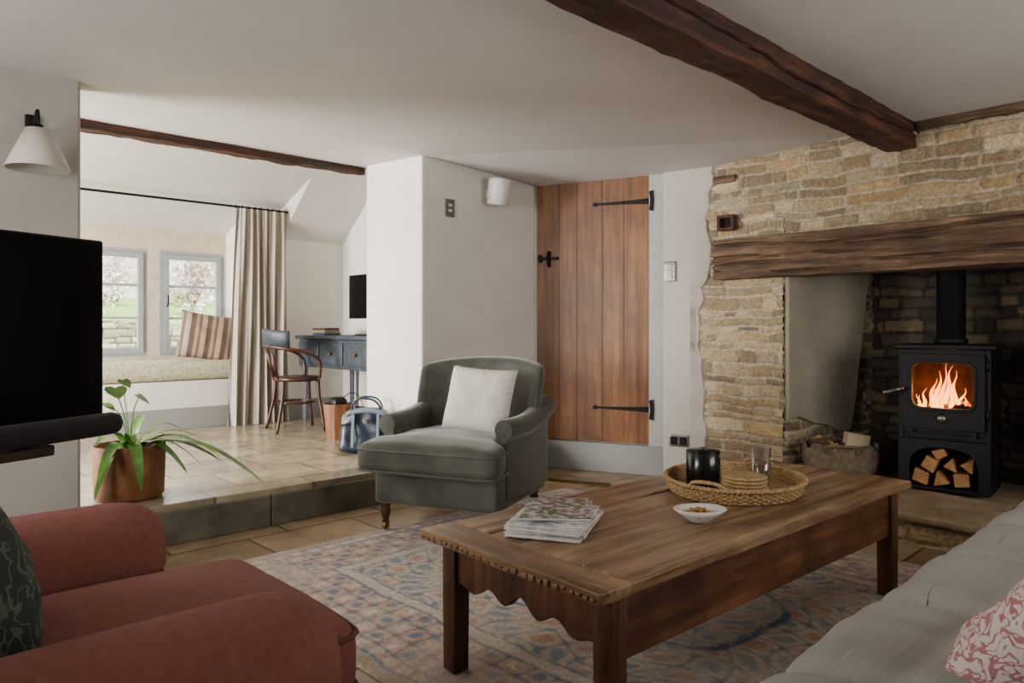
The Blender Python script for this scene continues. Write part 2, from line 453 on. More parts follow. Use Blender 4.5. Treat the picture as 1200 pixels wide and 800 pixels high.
# ---------------------------------------------------------------- room shell
def st(o): o['kind'] = 'structure'; return o
RZ = .21
st(boxes('floor', [(-1.8, 5.7, -1.6, 4.3, -.1, 0)], FLO))
st(boxes('floor.001', [(-1.8, 4.1, 3.95, 7.5, -.05, RZ)], FLR, bev=.008))
st(boxes('trim_1', [(-1.8, -.2, 3.925, 3.951, 0, RZ - .035), (-.195, .92, 3.925, 3.951, 0, RZ - .035), (.925, 1.82, 3.925, 3.951, 0, RZ - .035), (1.825, 3.1, 3.925, 3.951, 0, RZ - .035)], STEP, bev=.006))
def polys(name, faces, m):
    bm = bmesh.new()
    for f in faces: bm.faces.new([bm.verts.new(p) for p in f])
    me = bpy.data.meshes.new(name); bm.to_mesh(me); bm.free()
    return add(name, me, m, smooth=False)
H = 2.34
st(polys('ceiling', [
    [(-1.9, -1.7, H), (5.8, -1.7, H), (5.8, .32, H), (3.1, 4.12, H), (-1.9, 4.12, H)],
    [(3.1, 4.12, H), (5.8, .32, H), (5.8, 4.12, 2.17)],
    [(-1.9, 4.12, H), (3.1, 4.12, H), (3.1, 5.1, 2.40), (-1.9, 5.1, 2.40)],
    [(3.1, 4.12, H), (5.8, 4.12, H), (5.8, 5.1, 2.40), (3.1, 5.1, 2.40)],
    [(-1.9, 5.1, 2.40), (4.1, 5.1, 2.40), (4.1, 5.1, 2.52), (-1.9, 5.1, 2.52)],
    [(-1.9, 5.1, 2.52), (4.1, 5.1, 2.52), (4.1, 6.18, 2.52), (-1.9, 6.18, 2.52)],
    [(-1.9, 6.18, 2.52), (3.26, 6.18, 2.52), (3.26, 7.5, 2.03), (-1.9, 7.5, 2.03)],
    [(3.26, 6.18, 2.52), (4.1, 6.18, 2.52), (4.1, 6.85, 1.96), (3.26, 6.85, 1.96)],
    [(3.26, 6.18, 2.52), (3.26, 6.85, 1.96), (3.26, 6.85, 2.27)]], CEIL))
st(boxes('ceiling.001', [(-1.9, 5.8, -1.7, 7.6, 2.75, 2.85)], CEIL))  # unseen slab added above the ceiling to keep sky light from leaking in
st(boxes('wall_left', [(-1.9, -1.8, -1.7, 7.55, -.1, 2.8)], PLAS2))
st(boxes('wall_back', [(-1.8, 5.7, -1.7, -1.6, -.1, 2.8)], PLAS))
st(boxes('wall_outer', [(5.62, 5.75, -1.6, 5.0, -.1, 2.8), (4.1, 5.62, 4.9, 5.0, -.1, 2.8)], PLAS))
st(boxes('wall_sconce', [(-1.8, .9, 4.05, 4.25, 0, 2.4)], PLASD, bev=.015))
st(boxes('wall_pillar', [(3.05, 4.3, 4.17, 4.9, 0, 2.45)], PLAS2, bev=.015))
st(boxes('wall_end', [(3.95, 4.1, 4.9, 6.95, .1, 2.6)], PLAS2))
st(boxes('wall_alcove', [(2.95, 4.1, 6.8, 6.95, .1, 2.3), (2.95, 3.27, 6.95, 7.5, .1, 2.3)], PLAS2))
CREAM = mat('window_stone', 'b5a78d', 'c6b99f', 12, .85, .3, 40)
st(boxes('wall_window', [(-1.8, 1.60, 7.4, 7.55, .85, 1.87), (2.2, 2.31, 7.4, 7.55, .85, 1.87), (2.93, 3.2, 7.4, 7.55, .85, 1.87), (-1.8, 3.2, 7.4, 7.55, .1, .85), (-1.8, 3.2, 7.4, 7.55, 1.87, 2.3)], CREAM))
st(boxes('trim_2', [(.3, 2.93, 6.8, 7.39, RZ, .64)], PLAS2, bev=.006))
st(boxes('baseboard_alcove', [(.3, 2.95, 6.775, 6.8, RZ, .40), (2.95, 3.95, 6.775, 6.8, RZ, .40)], SKIRT, bev=.004))
# angled door wall
D0 = Vector((4.2, 4.1, 0)); DD = Vector((.402, -.916, 0)).normalized(); DN = Vector((-.916, -.402, 0)).normalized()
angD = math.degrees(math.atan2(DD.y, DD.x))
def dw(name, s0, s1, t0, t1, z0, z1, m, par=None, bev=0):   # t toward the room
    bm = bmesh.new(); P = []
    for z in (z0, z1):
        for s, t in ((s0, t0), (s1, t0), (s1, t1), (s0, t1)):
            q = D0 + DD * s + DN * t; P.append(bm.verts.new((q.x, q.y, z)))
    for f in ((0, 1, 2, 3), (4, 5, 6, 7), (0, 1, 5, 4), (1, 2, 6, 5), (2, 3, 7, 6), (3, 0, 4, 7)): bm.faces.new([P[i] for i in f])
    o = add(name, bm, m, par, smooth=False)
    if bev: bevel(o, bev)
    return o
st(dw('wall_door', -.3, 1.0, -.2, -.04, 0, 2.4, PLAS))
st(dw('trim_3', -.07, -.045, -.04, -.005, 0, 2.36, PLAS, bev=.004))
st(dw('trim_4', .872, .985, -.04, .012, 0, 2.36, JAMB, bev=.004))
st(dw('trim_5', -.045, .872, -.04, -.01, 2.29, 2.36, PLAS, bev=.004))
st(dw('baseboard_door', -.06, .99, -.02, .03, 0, .225, SKIRT, bev=.006))
# plaster right of the door with a ragged edge over the stone
c0 = D0 + DD * .985 + DN * .035
rs = random.Random(3)
edge = [(2.82, 2.36), (2.83, 2.25), (2.815, 2.18), (2.86, 2.1), (2.85, 2.0), (2.88, 1.92), (2.865, 1.8), (2.83, 1.72), (2.84, 1.6), (2.86, 1.5), (2.92, 1.42), (2.90, 1.33), (2.945, 1.25), (2.93, 1.12), (2.95, 1.0), (2.915, .9), (2.92, .78), (2.89, .66), (2.91, .5), (2.88, .38), (2.90, .2), (2.89, 0)]
e2 = []
for (a, b), (c, d) in zip(edge, edge[1:]):
    for i in range(4):
        t = i / 4; e2.append((a + (c - a) * t + rs.uniform(-.006, .006), b + (d - b) * t))
e2.append(edge[-1])
bm = bmesh.new(); rows = []
for y, z in e2:
    rows.append([bm.verts.new(p) for p in ((c0.x + .3, c0.y + .13, z), (c0.x, c0.y, z), (4.625, 2.99, z), (4.665, y + .02, z), (4.672, y + .008, z), (4.705, y, z))])
for A, B in zip(rows, rows[1:]):
    for i in range(5): bm.faces.new((A[i], A[i + 1], B[i + 1], B[i]))
st(add('wall_plaster', bm, PLAS, smooth=False))

# door
door = st(props(thing('door_1', 'plank oak door with black strap hinges', 'door'), None, None))
for k in ('category',): del door[k]
bm = bmesh.new(); cl = bm.loops.layers.float_color.new('Col')
ws = [.19, .15, .21, .17, .197]; s = -.045; shade = [(.88, .86, .82), (1.0, .97, .92), (.84, .81, .76), (.98, .95, .90), (.90, .87, .82)]
for w, c in zip(ws, shade):
    s1 = s + w; P = []
    g = .0025
    for z in (.235, 2.288):
        for a, t in ((s + .0004, -.03), (s1 - .0004, -.03), (s1 - .0004, .001), (s1 - g, .004), (s + g, .004), (s + .0004, .001)):
            q = D0 + DD * a + DN * t; P.append(bm.verts.new((q.x, q.y, z)))
    fs = [bm.faces.new(P[0:6]), bm.faces.new(P[6:12])] + [bm.faces.new((P[i], P[(i + 1) % 6], P[6 + (i + 1) % 6], P[6 + i])) for i in range(6)]
    for f in fs:
        for l in f.loops: l[cl] = (*c, 1)
    s = s1
add('door_leaf', bm, DOORW, door, smooth=False)
def onwall(s, t, z): q = D0 + DD * s + DN * t; return (q.x, q.y, z)
for z in (2.09, .50):
    pts = [(-.44, -.008), (-.42, -.018), (-.40, -.008), (-.1, -.016), (0, -.022), (0, .022), (-.1, .016), (-.40, .008), (-.42, .018), (-.44, .008)]
    prism('hinge', pts, -.006, .004, IRON, door, loc=onwall(.868, .008, z), rot=(0, 0, angD), bev=.002)
    prism('hinge', [(0, -.07), (.03, -.08), (.035, 0), (.03, .08), (0, .07), (.008, 0)], -.006, .004, IRON, door, loc=onwall(.875, .018, z), rot=(0, 0, angD), bev=.002)
lt = boxes('latch', [(-.05, .12, -.012, .004, -.012, .012), (.03, .055, -.012, .004, -.07, .06), (-.045, -.02, -.02, .0, -.03, .03)], IRON, door, loc=onwall(.02, .012, 1.68), rot=(0, 0, angD), bev=.003)
tube('handle', [(.042, 0, -.06), (.042, -.035, -.04), (.042, -.04, 0), (.042, -.035, .035), (.042, 0, .05)], .006, IRON, door, loc=onwall(.02, .014, 1.68), rot=(0, 0, angD))

# stone fireplace wall
PAL = ['b5a27f', 'c3b08d', 'a08c6b', 'ccbc9c', '90826a', 'b99f75', 'af9d7b', '9a8869', '857862', 'a69a82']
def mk(U, V):
    y = 3.0 - U
    return ~((y < 2.3) & (y > .45) & (V < 1.52))
st(stonework('wall_right', (4.70, 3.0, 0), (0, -1, 0), (-1, 0, 0), 3.6, 2.37, STONE, PAL, 4, .0075, cm=(.045, .095), lm=(.12, .38), mask=mk))
PALD = ['43392d', '514534', '342c22', '5d4f3b', '2b241c']
cl_ = math.hypot(.8, .28)
st(stonework('wall_right.001', (4.69, 2.31, 0), (.8 / cl_, -.28 / cl_, 0), (-.33, -.94, 0), cl_, 1.9, STONE, ['8a7b63', '9a8b70', '746650'], 8, .012))
st(stonework('wall_right.002', (5.5, 2.1, 0), (0, -1, 0), (-1, 0, 0), 1.8, 1.9, STONE, PALD, 9, .012, mort='1d1914', smear=.9))
st(stonework('wall_right.003', (5.5, .45, 0), (-1, 0, 0), (0, 1, 0), .8, 1.9, STONE, PALD, 10, .02, mort='1d1914'))
st(boxes('ceiling.002', [(4.74, 5.62, .3, 2.5, 1.88, 1.95)], DARK))
st(boxes('wall_right.005', [(4.74, 4.8, -.7, .45, 0, 2.34), (4.74, 4.8, 2.32, 3.0, 0, 2.34)], DARK))
PD = mat('sooty_plaster', '857c6c', '9a907f', 3, .9, .4, 14)
pp = [(.01, .50), (.12, .52), (.25, .47), (.38, .45), (.5, .40), (.60, .40), (.65, .62), (.68, .85), (.73, 1.15), (.78, 1.5), (.80, 1.87), (.01, 1.87)]
o = prism('wall_right.004', pp, -.045, -.01, PD, plane='XZ', loc=(4.69, 2.31, 0), rot=(0, 0, math.degrees(math.atan2(-.28, .8))), bev=.012); st(o)
LED = mat('ledge_stone', '4f4536', '6f614b', 8, .9, .6, 25)
st(rbox('trim_6', (.56, .26, .24), .06, LED, loc=(5.16, 2.03, .24), rot=(0, 0, -19), n=16, fn=lambda p: p + Vector((.02, .02, .025)) * noise.noise(p * 7)))
# hearth
HT = mat('hearth_stone', '7a6a52', '9a886b', 6, .8, .7, 18)
st(boxes('floor.002', [(4.12, 5.55, .2, 2.29, 0, .13)], HT, bev=.01))
def hfn(p): return p + Vector((.012, .012, .008)) * noise.noise(p * 7)
for i, (y0, y1) in enumerate(((1.62, 2.28), (.98, 1.61), (.3, .97))):
    st(rbox('trim_7.%03d' % i, (.64, y1 - y0, .045), .016, HT, loc=(4.37, (y0 + y1) / 2, .145), n=16, fn=hfn))
st(stonework('trim_8', (4.10, 2.28, 0), (0, -1, 0), (-1, 0, 0), 2.0, .135, STONE, PAL, 21, .01, cm=(.06, .075), wob=.3))
st(boxes('trim_8.001', [(4.1, 4.7, 2.28, 2.3, 0, .13)], HT))

def bfn(a, amp, f):
    def g(p):
        n = noise.noise_vector(Vector((p.x * f[0], p.y * f[1], p.z * f[2])) + Vector((a, a, a)))
        n2 = noise.noise_vector(Vector((p.x * f[0] * 4, p.y * f[1] * 4, p.z * f[2] * 4)))
        return p + n * amp + n2 * amp * .6
    return g
def mfn(p):
    q = bfn(3, .011, (5, 1.6, 7))(p)
    q.x += .010 * noise.noise(Vector((p.y * 6, p.z * 40, 2)))
    if p.x < -.1:   # long drying cracks along the face
        for zc, w_ in ((.03, .042), (-.05, .034), (.085, .026), (-.015, .020), (-.09, .020)):
            dz = p.z - zc - .018 * math.sin(p.y * 3.3 + zc * 40) - .006 * noise.noise(Vector((p.y * 14, zc * 30, 0)))
            q.x += w_ * math.exp(-(dz / .007) ** 2) * (1 if noise.noise(Vector((p.y * 2, zc * 50, 3))) > -.15 else 0)
    return q
props(rbox('mantel_beam', (.3, 2.58, .28), .012, MANT, loc=(4.71, 1.48, 1.605), n=110, fn=mfn), 'rough old oak mantel beam over the fireplace opening', 'mantel')
def cfn(p):
    q = bfn(9, .009, (2.2, 4, 4))(p)
    t = noise.noise(Vector((p.x * 9, p.y * 12, p.z * 12))) + .8 * noise.noise(Vector((p.x * 26, p.y * 20, p.z * 20)))
    q += Vector((0, .008, .010)) * t * (1 if p.z < 0 else .3)
    if p.y < -.05:   # a long shake along the side face
        dz = p.z + .01 - .02 * math.sin(p.x * 2.2) - .006 * noise.noise(Vector((p.x * 12, 0, 0)))
        q.y += .022 * math.exp(-(dz / .006) ** 2)
    return q
props(rbox('ceiling_beam', (6.6, .165, .17), .010, BEAM, loc=(1.43, 1.565, 2.275), n=130, fn=cfn), 'dark rough hewn oak ceiling beam', 'beam')
props(rbox('ceiling_beam.001', (5.0, .10, .06), .010, BEAM, loc=(.6, 5.03, 2.368), n=90, fn=bfn(5, .014, (7, 8, 8))), 'thin dark oak beam above the raised area', 'beam')
props(rbox('ceiling_beam.002', (.07, 1.95, .06), .012, MANT, loc=(4.685, .50, 2.32), n=60, fn=bfn(7, .010, (5, 6, 8))), 'thin weathered timber along the top of the stone wall', 'beam')
props(rbox('timber_block', (.05, .18, .055), .01, MANT, loc=(4.69, 2.74, 2.19), n=10, fn=hfn), 'small timber block set in the stone wall', 'timber')
gr = thing('floor_grille', 'narrow brass heating grille set in the floor', 'grille', (3.93, 3.52, .0), angD)
boxes('grille_frame', [(-.27, .27, -.05, -.04, 0, .008), (-.27, .27, .04, .05, 0, .008), (-.27, -.26, -.04, .04, 0, .008), (.26, .27, -.04, .04, 0, .008)], BRASS, gr)
boxes('grille_slats', [(-.26 + .02 * i, -.25 + .02 * i, -.04, .04, 0, .006) for i in range(26)], BRASS, gr)

# ---------------------------------------------------------------- windows
for i, (x0, x1) in enumerate(((1.60, 2.2), (2.31, 2.93))):
    w = x1 - x0; zc = 1.36; hh = 1.02
    W = st(thing('window_%d' % (i + 1), 'grey painted casement window with glazing bars', 'window', ((x0 + x1) / 2, 7.43, zc)))
    del W['category']
    ring('window_frame', rrect(w, hh, .002, 1), rrect(w - .07, hh - .07, .002, 1), -.03, .05, WINP, W, bev=.004)
    ring('casement', rrect(w - .075, hh - .075, .002, 1), rrect(w - .17, hh - .17, .002, 1), -.045, .01, WINP, W, bev=.004)
    boxes('glazing_bar', [(-w / 2 + .08, w / 2 - .08, -.03, .005, z - .012, z + .012) for z in (-.145, .165)], WINP, W)
    boxes('glass_pane', [(-w / 2 + .08, w / 2 - .08, -.014, -.010, -hh / 2 + .08, hh / 2 - .08)], GLS, W)
    tube('handle', [(-w / 2 + .065, -.05, -.03), (-w / 2 + .065, -.075, 0), (-w / 2 + .065, -.075, .08)], .007, IRON, W)

# exterior
st(boxes('ground', [(-6, 14, 7.6, 10.8, -.1, .35)], GRASS))
props(stonework('garden_wall', (-3, 10.9, .2), (1, 0, 0), (0, -1, 0), 14, 1.02, STONE, ['c3b69c', 'd4c7ac', 'ad9f89', 'e1d5bb'], 31, .022, cm=(.07, .13), mort='5d5446', smear=.9), 'dry stone garden wall beyond the window', 'wall')
st(polys('ground.001', [[(-4, 10.95, 1.16), (16, 10.95, 1.16), (16, 17.0, 1.74), (-4, 17.0, 1.74)]], GRASS))
SHR = mat('blossom_twigs', 'ab9184', 'f3e9e4', 1.8, .9, pos=(.38, .55))
def shrub_mesh(seed):
    R = random.Random(seed); bm = bmesh.new()
    for i in range(56):   # bare branches fanning out
        a = R.uniform(0, 6.283); l = R.uniform(.5, 1.0)
        p = Vector((0, 0, -.05)); q = Vector((math.cos(a) * .62 * l, math.sin(a) * .5 * l, R.uniform(.4, 1.5)))
        tube_bm(cr([p, p.lerp(q, .5) + Vector((R.uniform(-.1, .1), R.uniform(-.1, .1), .1)), q], 3), lambda t: .016 * (1 - t) + .003, 4, bm=bm)
        for _ in range(28):
            c = p.lerp(q, R.uniform(.3, 1.05)) + Vector((R.gauss(0, .09), R.gauss(0, .08), R.gauss(.04, .11)))
            d = Vector((R.gauss(0, 1), R.gauss(0, 1), R.gauss(0, 1))).normalized() * .045; e = Vector((R.gauss(0, 1), R.gauss(0, 1), R.gauss(0, 1))).normalized() * .04
            bm.faces.new([bm.verts.new(c + w) for w in (-d - e * .3, e, d, -e)])
    me = bpy.data.meshes.new('shrub'); bm.to_mesh(me); bm.free(); me.materials.append(SHR); return me
sm = [shrub_mesh(1), shrub_mesh(2)]
k_ = 0
for row in range(2):
    for i in range(4):
        o = bpy.data.objects.new('shrub' if k_ == 0 else 'shrub.%03d' % k_, sm[k_ % 2]); COL.objects.link(o)
        o.location = (1.1 + i * 1.75 + row * .9, 12.9 + row * 2.0, 1.35 + row * .19); o.scale = (1.0, 1, .8 + .1 * (i % 3) + .15 * row)
        props(o, 'pale blossoming garden shrub', 'shrub', 'garden shrubs'); k_ += 1
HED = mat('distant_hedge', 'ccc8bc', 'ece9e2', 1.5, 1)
props(rbox('hedge', (26, 1, 3.2), .4, HED, loc=(6, 17.5, 2.6), n=40, fn=bfn(2, .3, (1, 1, 1))), 'distant pale hedge behind the garden shrubs', 'hedge')

# ---------------------------------------------------------------- curtain, window seat
rod = thing('curtain_rod', 'thin black iron curtain rod', 'curtain rod', (0, 6.66, 2.25))
tube('pole', [(-.3, 0, 0), (3.33, 0, 0)], .011, IRON, rod, k=1)
lathe('finial', [(0, -.015), (.016, -.01), (.018, 0), (.016, .01), (0, .015)], IRON, rod, loc=(3.34, 0, 0), seg=12)
tube('bracket', [(3.3, 0, 0), (3.3, .1, 0), (3.3, .14, 0)], .008, IRON, rod, k=1)
nu, nv = 220, 60
U, V = np.meshgrid(np.linspace(0, 1, nu), np.linspace(0, 1, nv))
ww = .50 + .09 * (1 - V)
X = 2.985 - .03 * (1 - V) + (U - .5) * ww; ph = U * 2 * np.pi * 6.5 + 1.1 * np.sin(V * 3 + U * 9)
A = (.034 - .014 * V ** 8) * (1 - .25 * V)
Y = 6.62 + A * np.sin(ph) + .010 * np.sin(ph * 2.3 + V * 5); Z = RZ + .005 + V * 2.02
cur = thing('curtain', 'full length plain taupe linen curtain', 'curtain', (0, 0, 0))
grid_mesh('curtain_panel', np.stack([X, Y, Z], -1), None, CURT, par=cur)
for i in range(9):
    a = 2.75 + i * .06
    tube('curtain_ring', [(a, 6.66 + .018 * math.cos(t), 2.25 + .018 * math.sin(t)) for t in [k * math.pi / 4 for k in range(8)]], .003, IRON, cur, k=1, seg=6, closed=True)
props(rbox('seat_cushion', (2.5, .6, .16), .065, GRILL, loc=(1.67, 7.09, .722), n=24, fn=lambda p: p + Vector((0, 0, .020 * (1 if p.z > 0 else 0) * math.cos(p.y * 4)))), 'pale cream patterned box cushion on the window seat', 'cushion')
props(pillow('pillow', .52, .47, .18, STRI, loc=(2.64, 7.06, 1.035), rot=(-16, 9, -16)), 'brown and cream striped cushion on the window seat', 'cushion')

# ---------------------------------------------------------------- left wall: sconce, TV
sc = thing('wall_sconce_lamp', 'iron wall light with a cream cone shade', 'wall lamp', (.69, 4.05, 1.94))
rbox('back_plate', (.05, .02, .12), .008, IRON, sc, loc=(0, -.011, .13))
tube('arm', [(0, -.01, .10), (0, -.06, .09), (0, -.1, .13), (0, -.15, .18), (0, -.17, .14), (0, -.17, .08)], .008, IRON, sc)
lathe('lamp_shade', [(.05, .09), (.052, .09), (.130, -.09), (.128, -.092), (.048, .086)], mat('shade_cloth', 'b9b2a6', 'c2bbb0', 6, .8), sc, loc=(0, -.17, -.0), seg=40)
lathe('socket', [(0, .11), (.02, .11), (.02, -.0), (0, -.0)], IRON, sc, loc=(0, -.17, 0), seg=16)
RT = 22
tc = thing('tv_console', 'low dark wooden television console', 'console table', (-.068, 3.09, 0), RT)
CW = wood('console_wood', '1c0f09', '36200f', '4c3020', 0)
rbox('tabletop', (1.3, .42, .04), .008, CW, tc, loc=(0, 0, .67))
for x in (-.6, .22):
    for y in (-.17, .17): rbox('leg', (.05, .05, .655), .006, CW, tc, loc=(x, y, .3275))
boxes('shelf', [(-.6, .22, -.17, .17, .2, .225)], CW, tc)
tv = thing('television', 'large black flat screen television', 'television', (.293, 3.343, .69), RT)
rbox('housing', (1.25, .035, .78), .01, BLACK, tv, loc=(0, 0, .43))
rbox('screen', (1.235, .004, .76), .0018, SCREEN, tv, loc=(0, -.0195, .432))
rbox('stand', (.4, .22, .015), .006, BLACK, tv, loc=(-.4, 0, .0085))
boxes('neck', [(-.46, -.34, .0, .03, .01, .1)], BLACK, tv)
sbx = thing('soundbar', 'black rounded soundbar in front of the television', 'soundbar', (.40, 3.02, .695), 27)
rbox('body', (1.04, .085, .09), .042, mat('speaker_cloth', '0b0c0e', '121316', 80, .8), sbx, loc=(0, 0, .047), n=16)
for x in (-.4, .1): rbox('foot', (.06, .06, .006), .002, BLACK, sbx, loc=(x, 0, .0))

# potted plant
pl = thing('potted_plant', 'strappy green houseplant in a rust coloured pot', 'plant', (1.18, 4.27, RZ))
lathe('pot', [(0, 0), (.155, 0), (.17, .02), (.175, .15), (.178, .285), (.172, .29), (.165, .285), (.16, .26), (0, .26)], TERRA, pl, seg=48)
lathe('soil', [(.159, .262), (.08, .27), (0, .268)], SOIL, pl, seg=24)
bm = bmesh.new()
def leaf(bm, p0, p1, p2, w, fold=.25):
    p0, p1, p2 = map(Vector, (p0, p1, p2)); rows = []; n = 18
    for i in range(n + 1):
        t = i / n; p = p0 * (1 - t) ** 2 + p1 * 2 * t * (1 - t) + p2 * t * t
        tg = ((p1 - p0) * (1 - t) + (p2 - p1) * t).normalized()
        sd = tg.cross(Vector((0, 0, 1))); sd = sd.normalized() if sd.length > .05 else Vector((1, 0, 0)); up = sd.cross(tg)
        ww = w * (math.sin(math.pi * min(1, (t * .93 + .07))) ** .55) * (1 - .35 * t)
        rows.append([bm.verts.new(p - sd * ww + up * ww * fold), bm.verts.new(p), bm.verts.new(p + sd * ww + up * ww * fold)])
    for A, B in zip(rows, rows[1:]):
        for i in (0, 1): bm.faces.new((A[i], A[i + 1], B[i + 1], B[i]))
Ls = [((.50, -.60, .08), .42, .040), ((.34, -.42, .20), .38, .038), ((-.22, -.26, .14), .40, .038), ((-.05, -.38, .10), .38, .038),
      ((.26, -.05, .34), .46, .034), ((-.04, -.22, .32), .42, .036), ((.40, .02, .26), .42, .036), ((.12, .10, .42), .46, .032), ((-.22, -.2, .04), .38, .038), ((-.2, -.12, .30), .44, .034), ((.44, -.2, .16), .42, .038), ((.2, -.3, .14), .38, .038), ((.36, -.1, .12), .38, .036)]
for e, hz, w in Ls:
    leaf(bm, (e[0] * .1, e[1] * .1, .262), (e[0] * .45, e[1] * .45, hz), e, w)
o = add('leaves', bm, LEAF, pl)
bm = bmesh.new()
for c, s_, az in (((-.08, -.04, .58), .06, 0), ((.02, -.08, .54), .055, 1), ((-.12, .0, .50), .05, 2), ((-.03, .02, .62), .045, .5)):
    c = Vector(c); vs = []
    for k in range(16):
        t = k / 16 * 2 * math.pi; x = 16 * math.sin(t) ** 3 / 17; y = (13 * math.cos(t) - 5 * math.cos(2 * t) - 2 * math.cos(3 * t)) / 17
        q = Matrix.Rotation(az, 3, 'Z') @ Vector((x * s_, y * s_ * .8 - .02, y * s_ * .7)); vs.append(bm.verts.new(c + q))
    bm.faces.new(vs); tube_bm(cr([(0, 0, .262), (c.x * .4, c.y * .4, .45), tuple(c)], 5), .003, 6, bm=bm)
add('leaf_stems', bm, LEAF, pl)

# ---------------------------------------------------------------- desk corner
dk = thing('desk', 'dark blue painted desk with drawers', 'desk', (3.62, 5.9, RZ), 90)
DH = .84
rbox('desktop', (1.35, .66, .035), .008, DESKB, dk, loc=(0, 0, DH - .017))
boxes('body', [(-.64, .64, -.3, .3, DH - .30, DH - .036)], DESKB, dk, bev=.004)
for x in (-.43, 0, .43):
    dr = rbox('drawer', (.38, .02, .20), .006, DESKB, dk, loc=(x, .305, DH - .165)); 
    lathe('knob', [(0, .03), (.014, .026), (.016, .016), (.007, .008), (.007, 0), (0, 0)], BRASS, dr, loc=(0, .01, 0), rot=(-90, 0, 0), seg=16)
for x in (-.6, .6):
    for y in (-.26, .26): lathe('leg', [(0, 0), (.018, 0), (.022, .04), (.030, .5), (.036, DH - .30), (0, DH - .30)], DESKB, dk, loc=(x, y, 0), seg=4, smooth=False)
mo = thing('monitor', 'black computer monitor on the desk', 'monitor', (3.68, 5.87, RZ + DH), -90)
rbox('screen_housing', (.66, .03, .42), .008, BLACK, mo, loc=(0, 0, .37)); rbox('screen', (.64, .004, .40), .0018, SCREEN, mo, loc=(0, -.016, .372))
boxes('neck', [(-.03, .03, .016, .03, .02, .3)], BLACK, mo); rbox('stand', (.24, .16, .012), .005, BLACK, mo, loc=(0, .0, .007))
cc = ['39424c', '8a7a5c', '3f2a22']
for i in range(3):
    b = thing('book' if i == 0 else 'book.%03d' % i, ('slate blue', 'tan', 'dark brown')[i] + ' hardback book stacked on the desk', 'book', (3.5, 6.33 + .01 * i, RZ + DH + .001 + i * .024), 88 + 5 * i, 'books stacked on the desk')
    rbox('cover', (.24 - .02 * i, .17, .022), .003, mat('book_cloth_%d' % i, cc[i], cc[i], 5, .6), b, loc=(0, 0, .011)); rbox('pages', (.23 - .02 * i, .162, .016), .001, PAGES, b, loc=(.0, -.006, .011))
ch = thing('desk_chair', 'dark bentwood armchair with a blue backrest', 'chair', (3.05, 6.06, RZ), 78)
lathe('seat', [(0, .44), (.19, .44), (.205, .45), (.205, .47), (.19, .478), (0, .47)], BENT, ch, seg=32)
for x, y, bx, by in ((-.15, -.15, -.2, -.2), (.15, -.15, .2, -.2), (-.14, .15, -.2, .22), (.14, .15, .2, .22)):
    tube('leg', [(x, y, .45), (x * 1.08, y * 1.08, .28), (bx, by, .0)], lambda t: .019 - .005 * t, BENT, ch, k=5)
tube('stretcher', [(.165 * math.cos(a), .165 * math.sin(a), .25) for a in [k * math.pi / 6 for k in range(12)]], .010, BENT, ch, k=2, closed=True)
tube('arm_hoop', [(-.235, -.14, .47), (-.265, -.13, .62), (-.27, -.02, .70), (-.24, .14, .73), (-.13, .25, .75), (0, .28, .755), (.13, .25, .75), (.24, .14, .73), (.27, -.02, .70), (.265, -.13, .62), (.235, -.14, .47)], .015, BENT, ch)
nb = bmesh.new(); rows = []
for i in range(17):
    a = rad(90 + (i - 8) * 8)
    rows.append([nb.verts.new((r * math.cos(a), r * math.sin(a) + .0, z)) for r, z in ((.285, .73), (.30, .86), (.292, .905 - .02 * abs(i - 8) / 8), (.277, .905 - .02 * abs(i - 8) / 8), (.285, .86), (.27, .73))])
for A, B in zip(rows, rows[1:]):
    for i in range(6): nb.faces.new((A[i], A[(i + 1) % 6], B[(i + 1) % 6], B[i]))
nb.faces.new(rows[0]); nb.faces.new(rows[-1])
add('backrest', nb, DESKB, ch)['label'] = 'blue painted curved backrest'
for x in (-.1, 0, .1): tube('spindle', [(x * .9, .18, .46), (x * 1.1, .275 - abs(x) * .2, .76)], .008, BENT, ch, k=1)
wb = thing('waste_basket', 'faceted wooden waste bin beside the desk', 'waste bin', (3.05, 5.33, RZ))
lathe('bin', [(0, 0), (.095, 0), (.125, .29), (.118, .29), (.09, .01), (0, .01)], wood('bin_wood', '5f3518', '8a582e', 'ab7a48', 2), wb, seg=8, smooth=False)
rbox('liner', (.13, .13, .1), .04, BLACK, wb, loc=(0, 0, .29), n=8)
cb = thing('coal_bucket', 'small black metal bucket on the floor under the desk', 'bucket', (3.35, 5.62, RZ))
lathe('bucket_body', [(0, 0), (.09, 0), (.12, .2), (.125, .21), (.115, .2), (.085, .01), (0, .01)], IRON, cb); tube('handle', [(-.12, 0, .2), (-.08, 0, .3), (0, 0, .34), (.08, 0, .3), (.12, 0, .2)], .004, IRON, cb)

# handbag
hb = thing('handbag', 'slouchy dark blue leather handbag on the raised floor', 'bag', (2.86, 4.58, RZ), -43)
rbox('bag_body', (.42, .15, .33), .05, NAVY, hb, loc=(0, 0, .17), n=18, fn=lambda p: Vector((p.x * (1 - .50 * (p.z + .16)) + .018 * noise.noise(p * 9), p.y * (1 - 1.8 * (p.z + .16)) + .022 * noise.noise(p * 11 + Vector((5, 0, 0))), p.z - .035 * (p.x / .19) ** 2 * (p.z > .05) + .010 * noise.noise(p * 8))))
for y in (-.03, .03): tube('handle', [(-.09, y, .29), (-.10, y * 1.6, .35), (-.05, y * 2.4, .40), (.05, y * 2.2, .395), (.10, y * 1.4, .34), (.09, y, .29)], .008, NAVY, hb)
GL_ = mat('grey_leather', '55626e', '6d7a86', 6, .5)
rbox('top_flap', (.30, .085, .04), .018, GL_, hb, loc=(0, -.012, .315), n=12, fn=lambda p: Vector((p.x, p.y + .01 * noise.noise(p * 12), p.z - .03 * (p.x / .15) ** 2)))
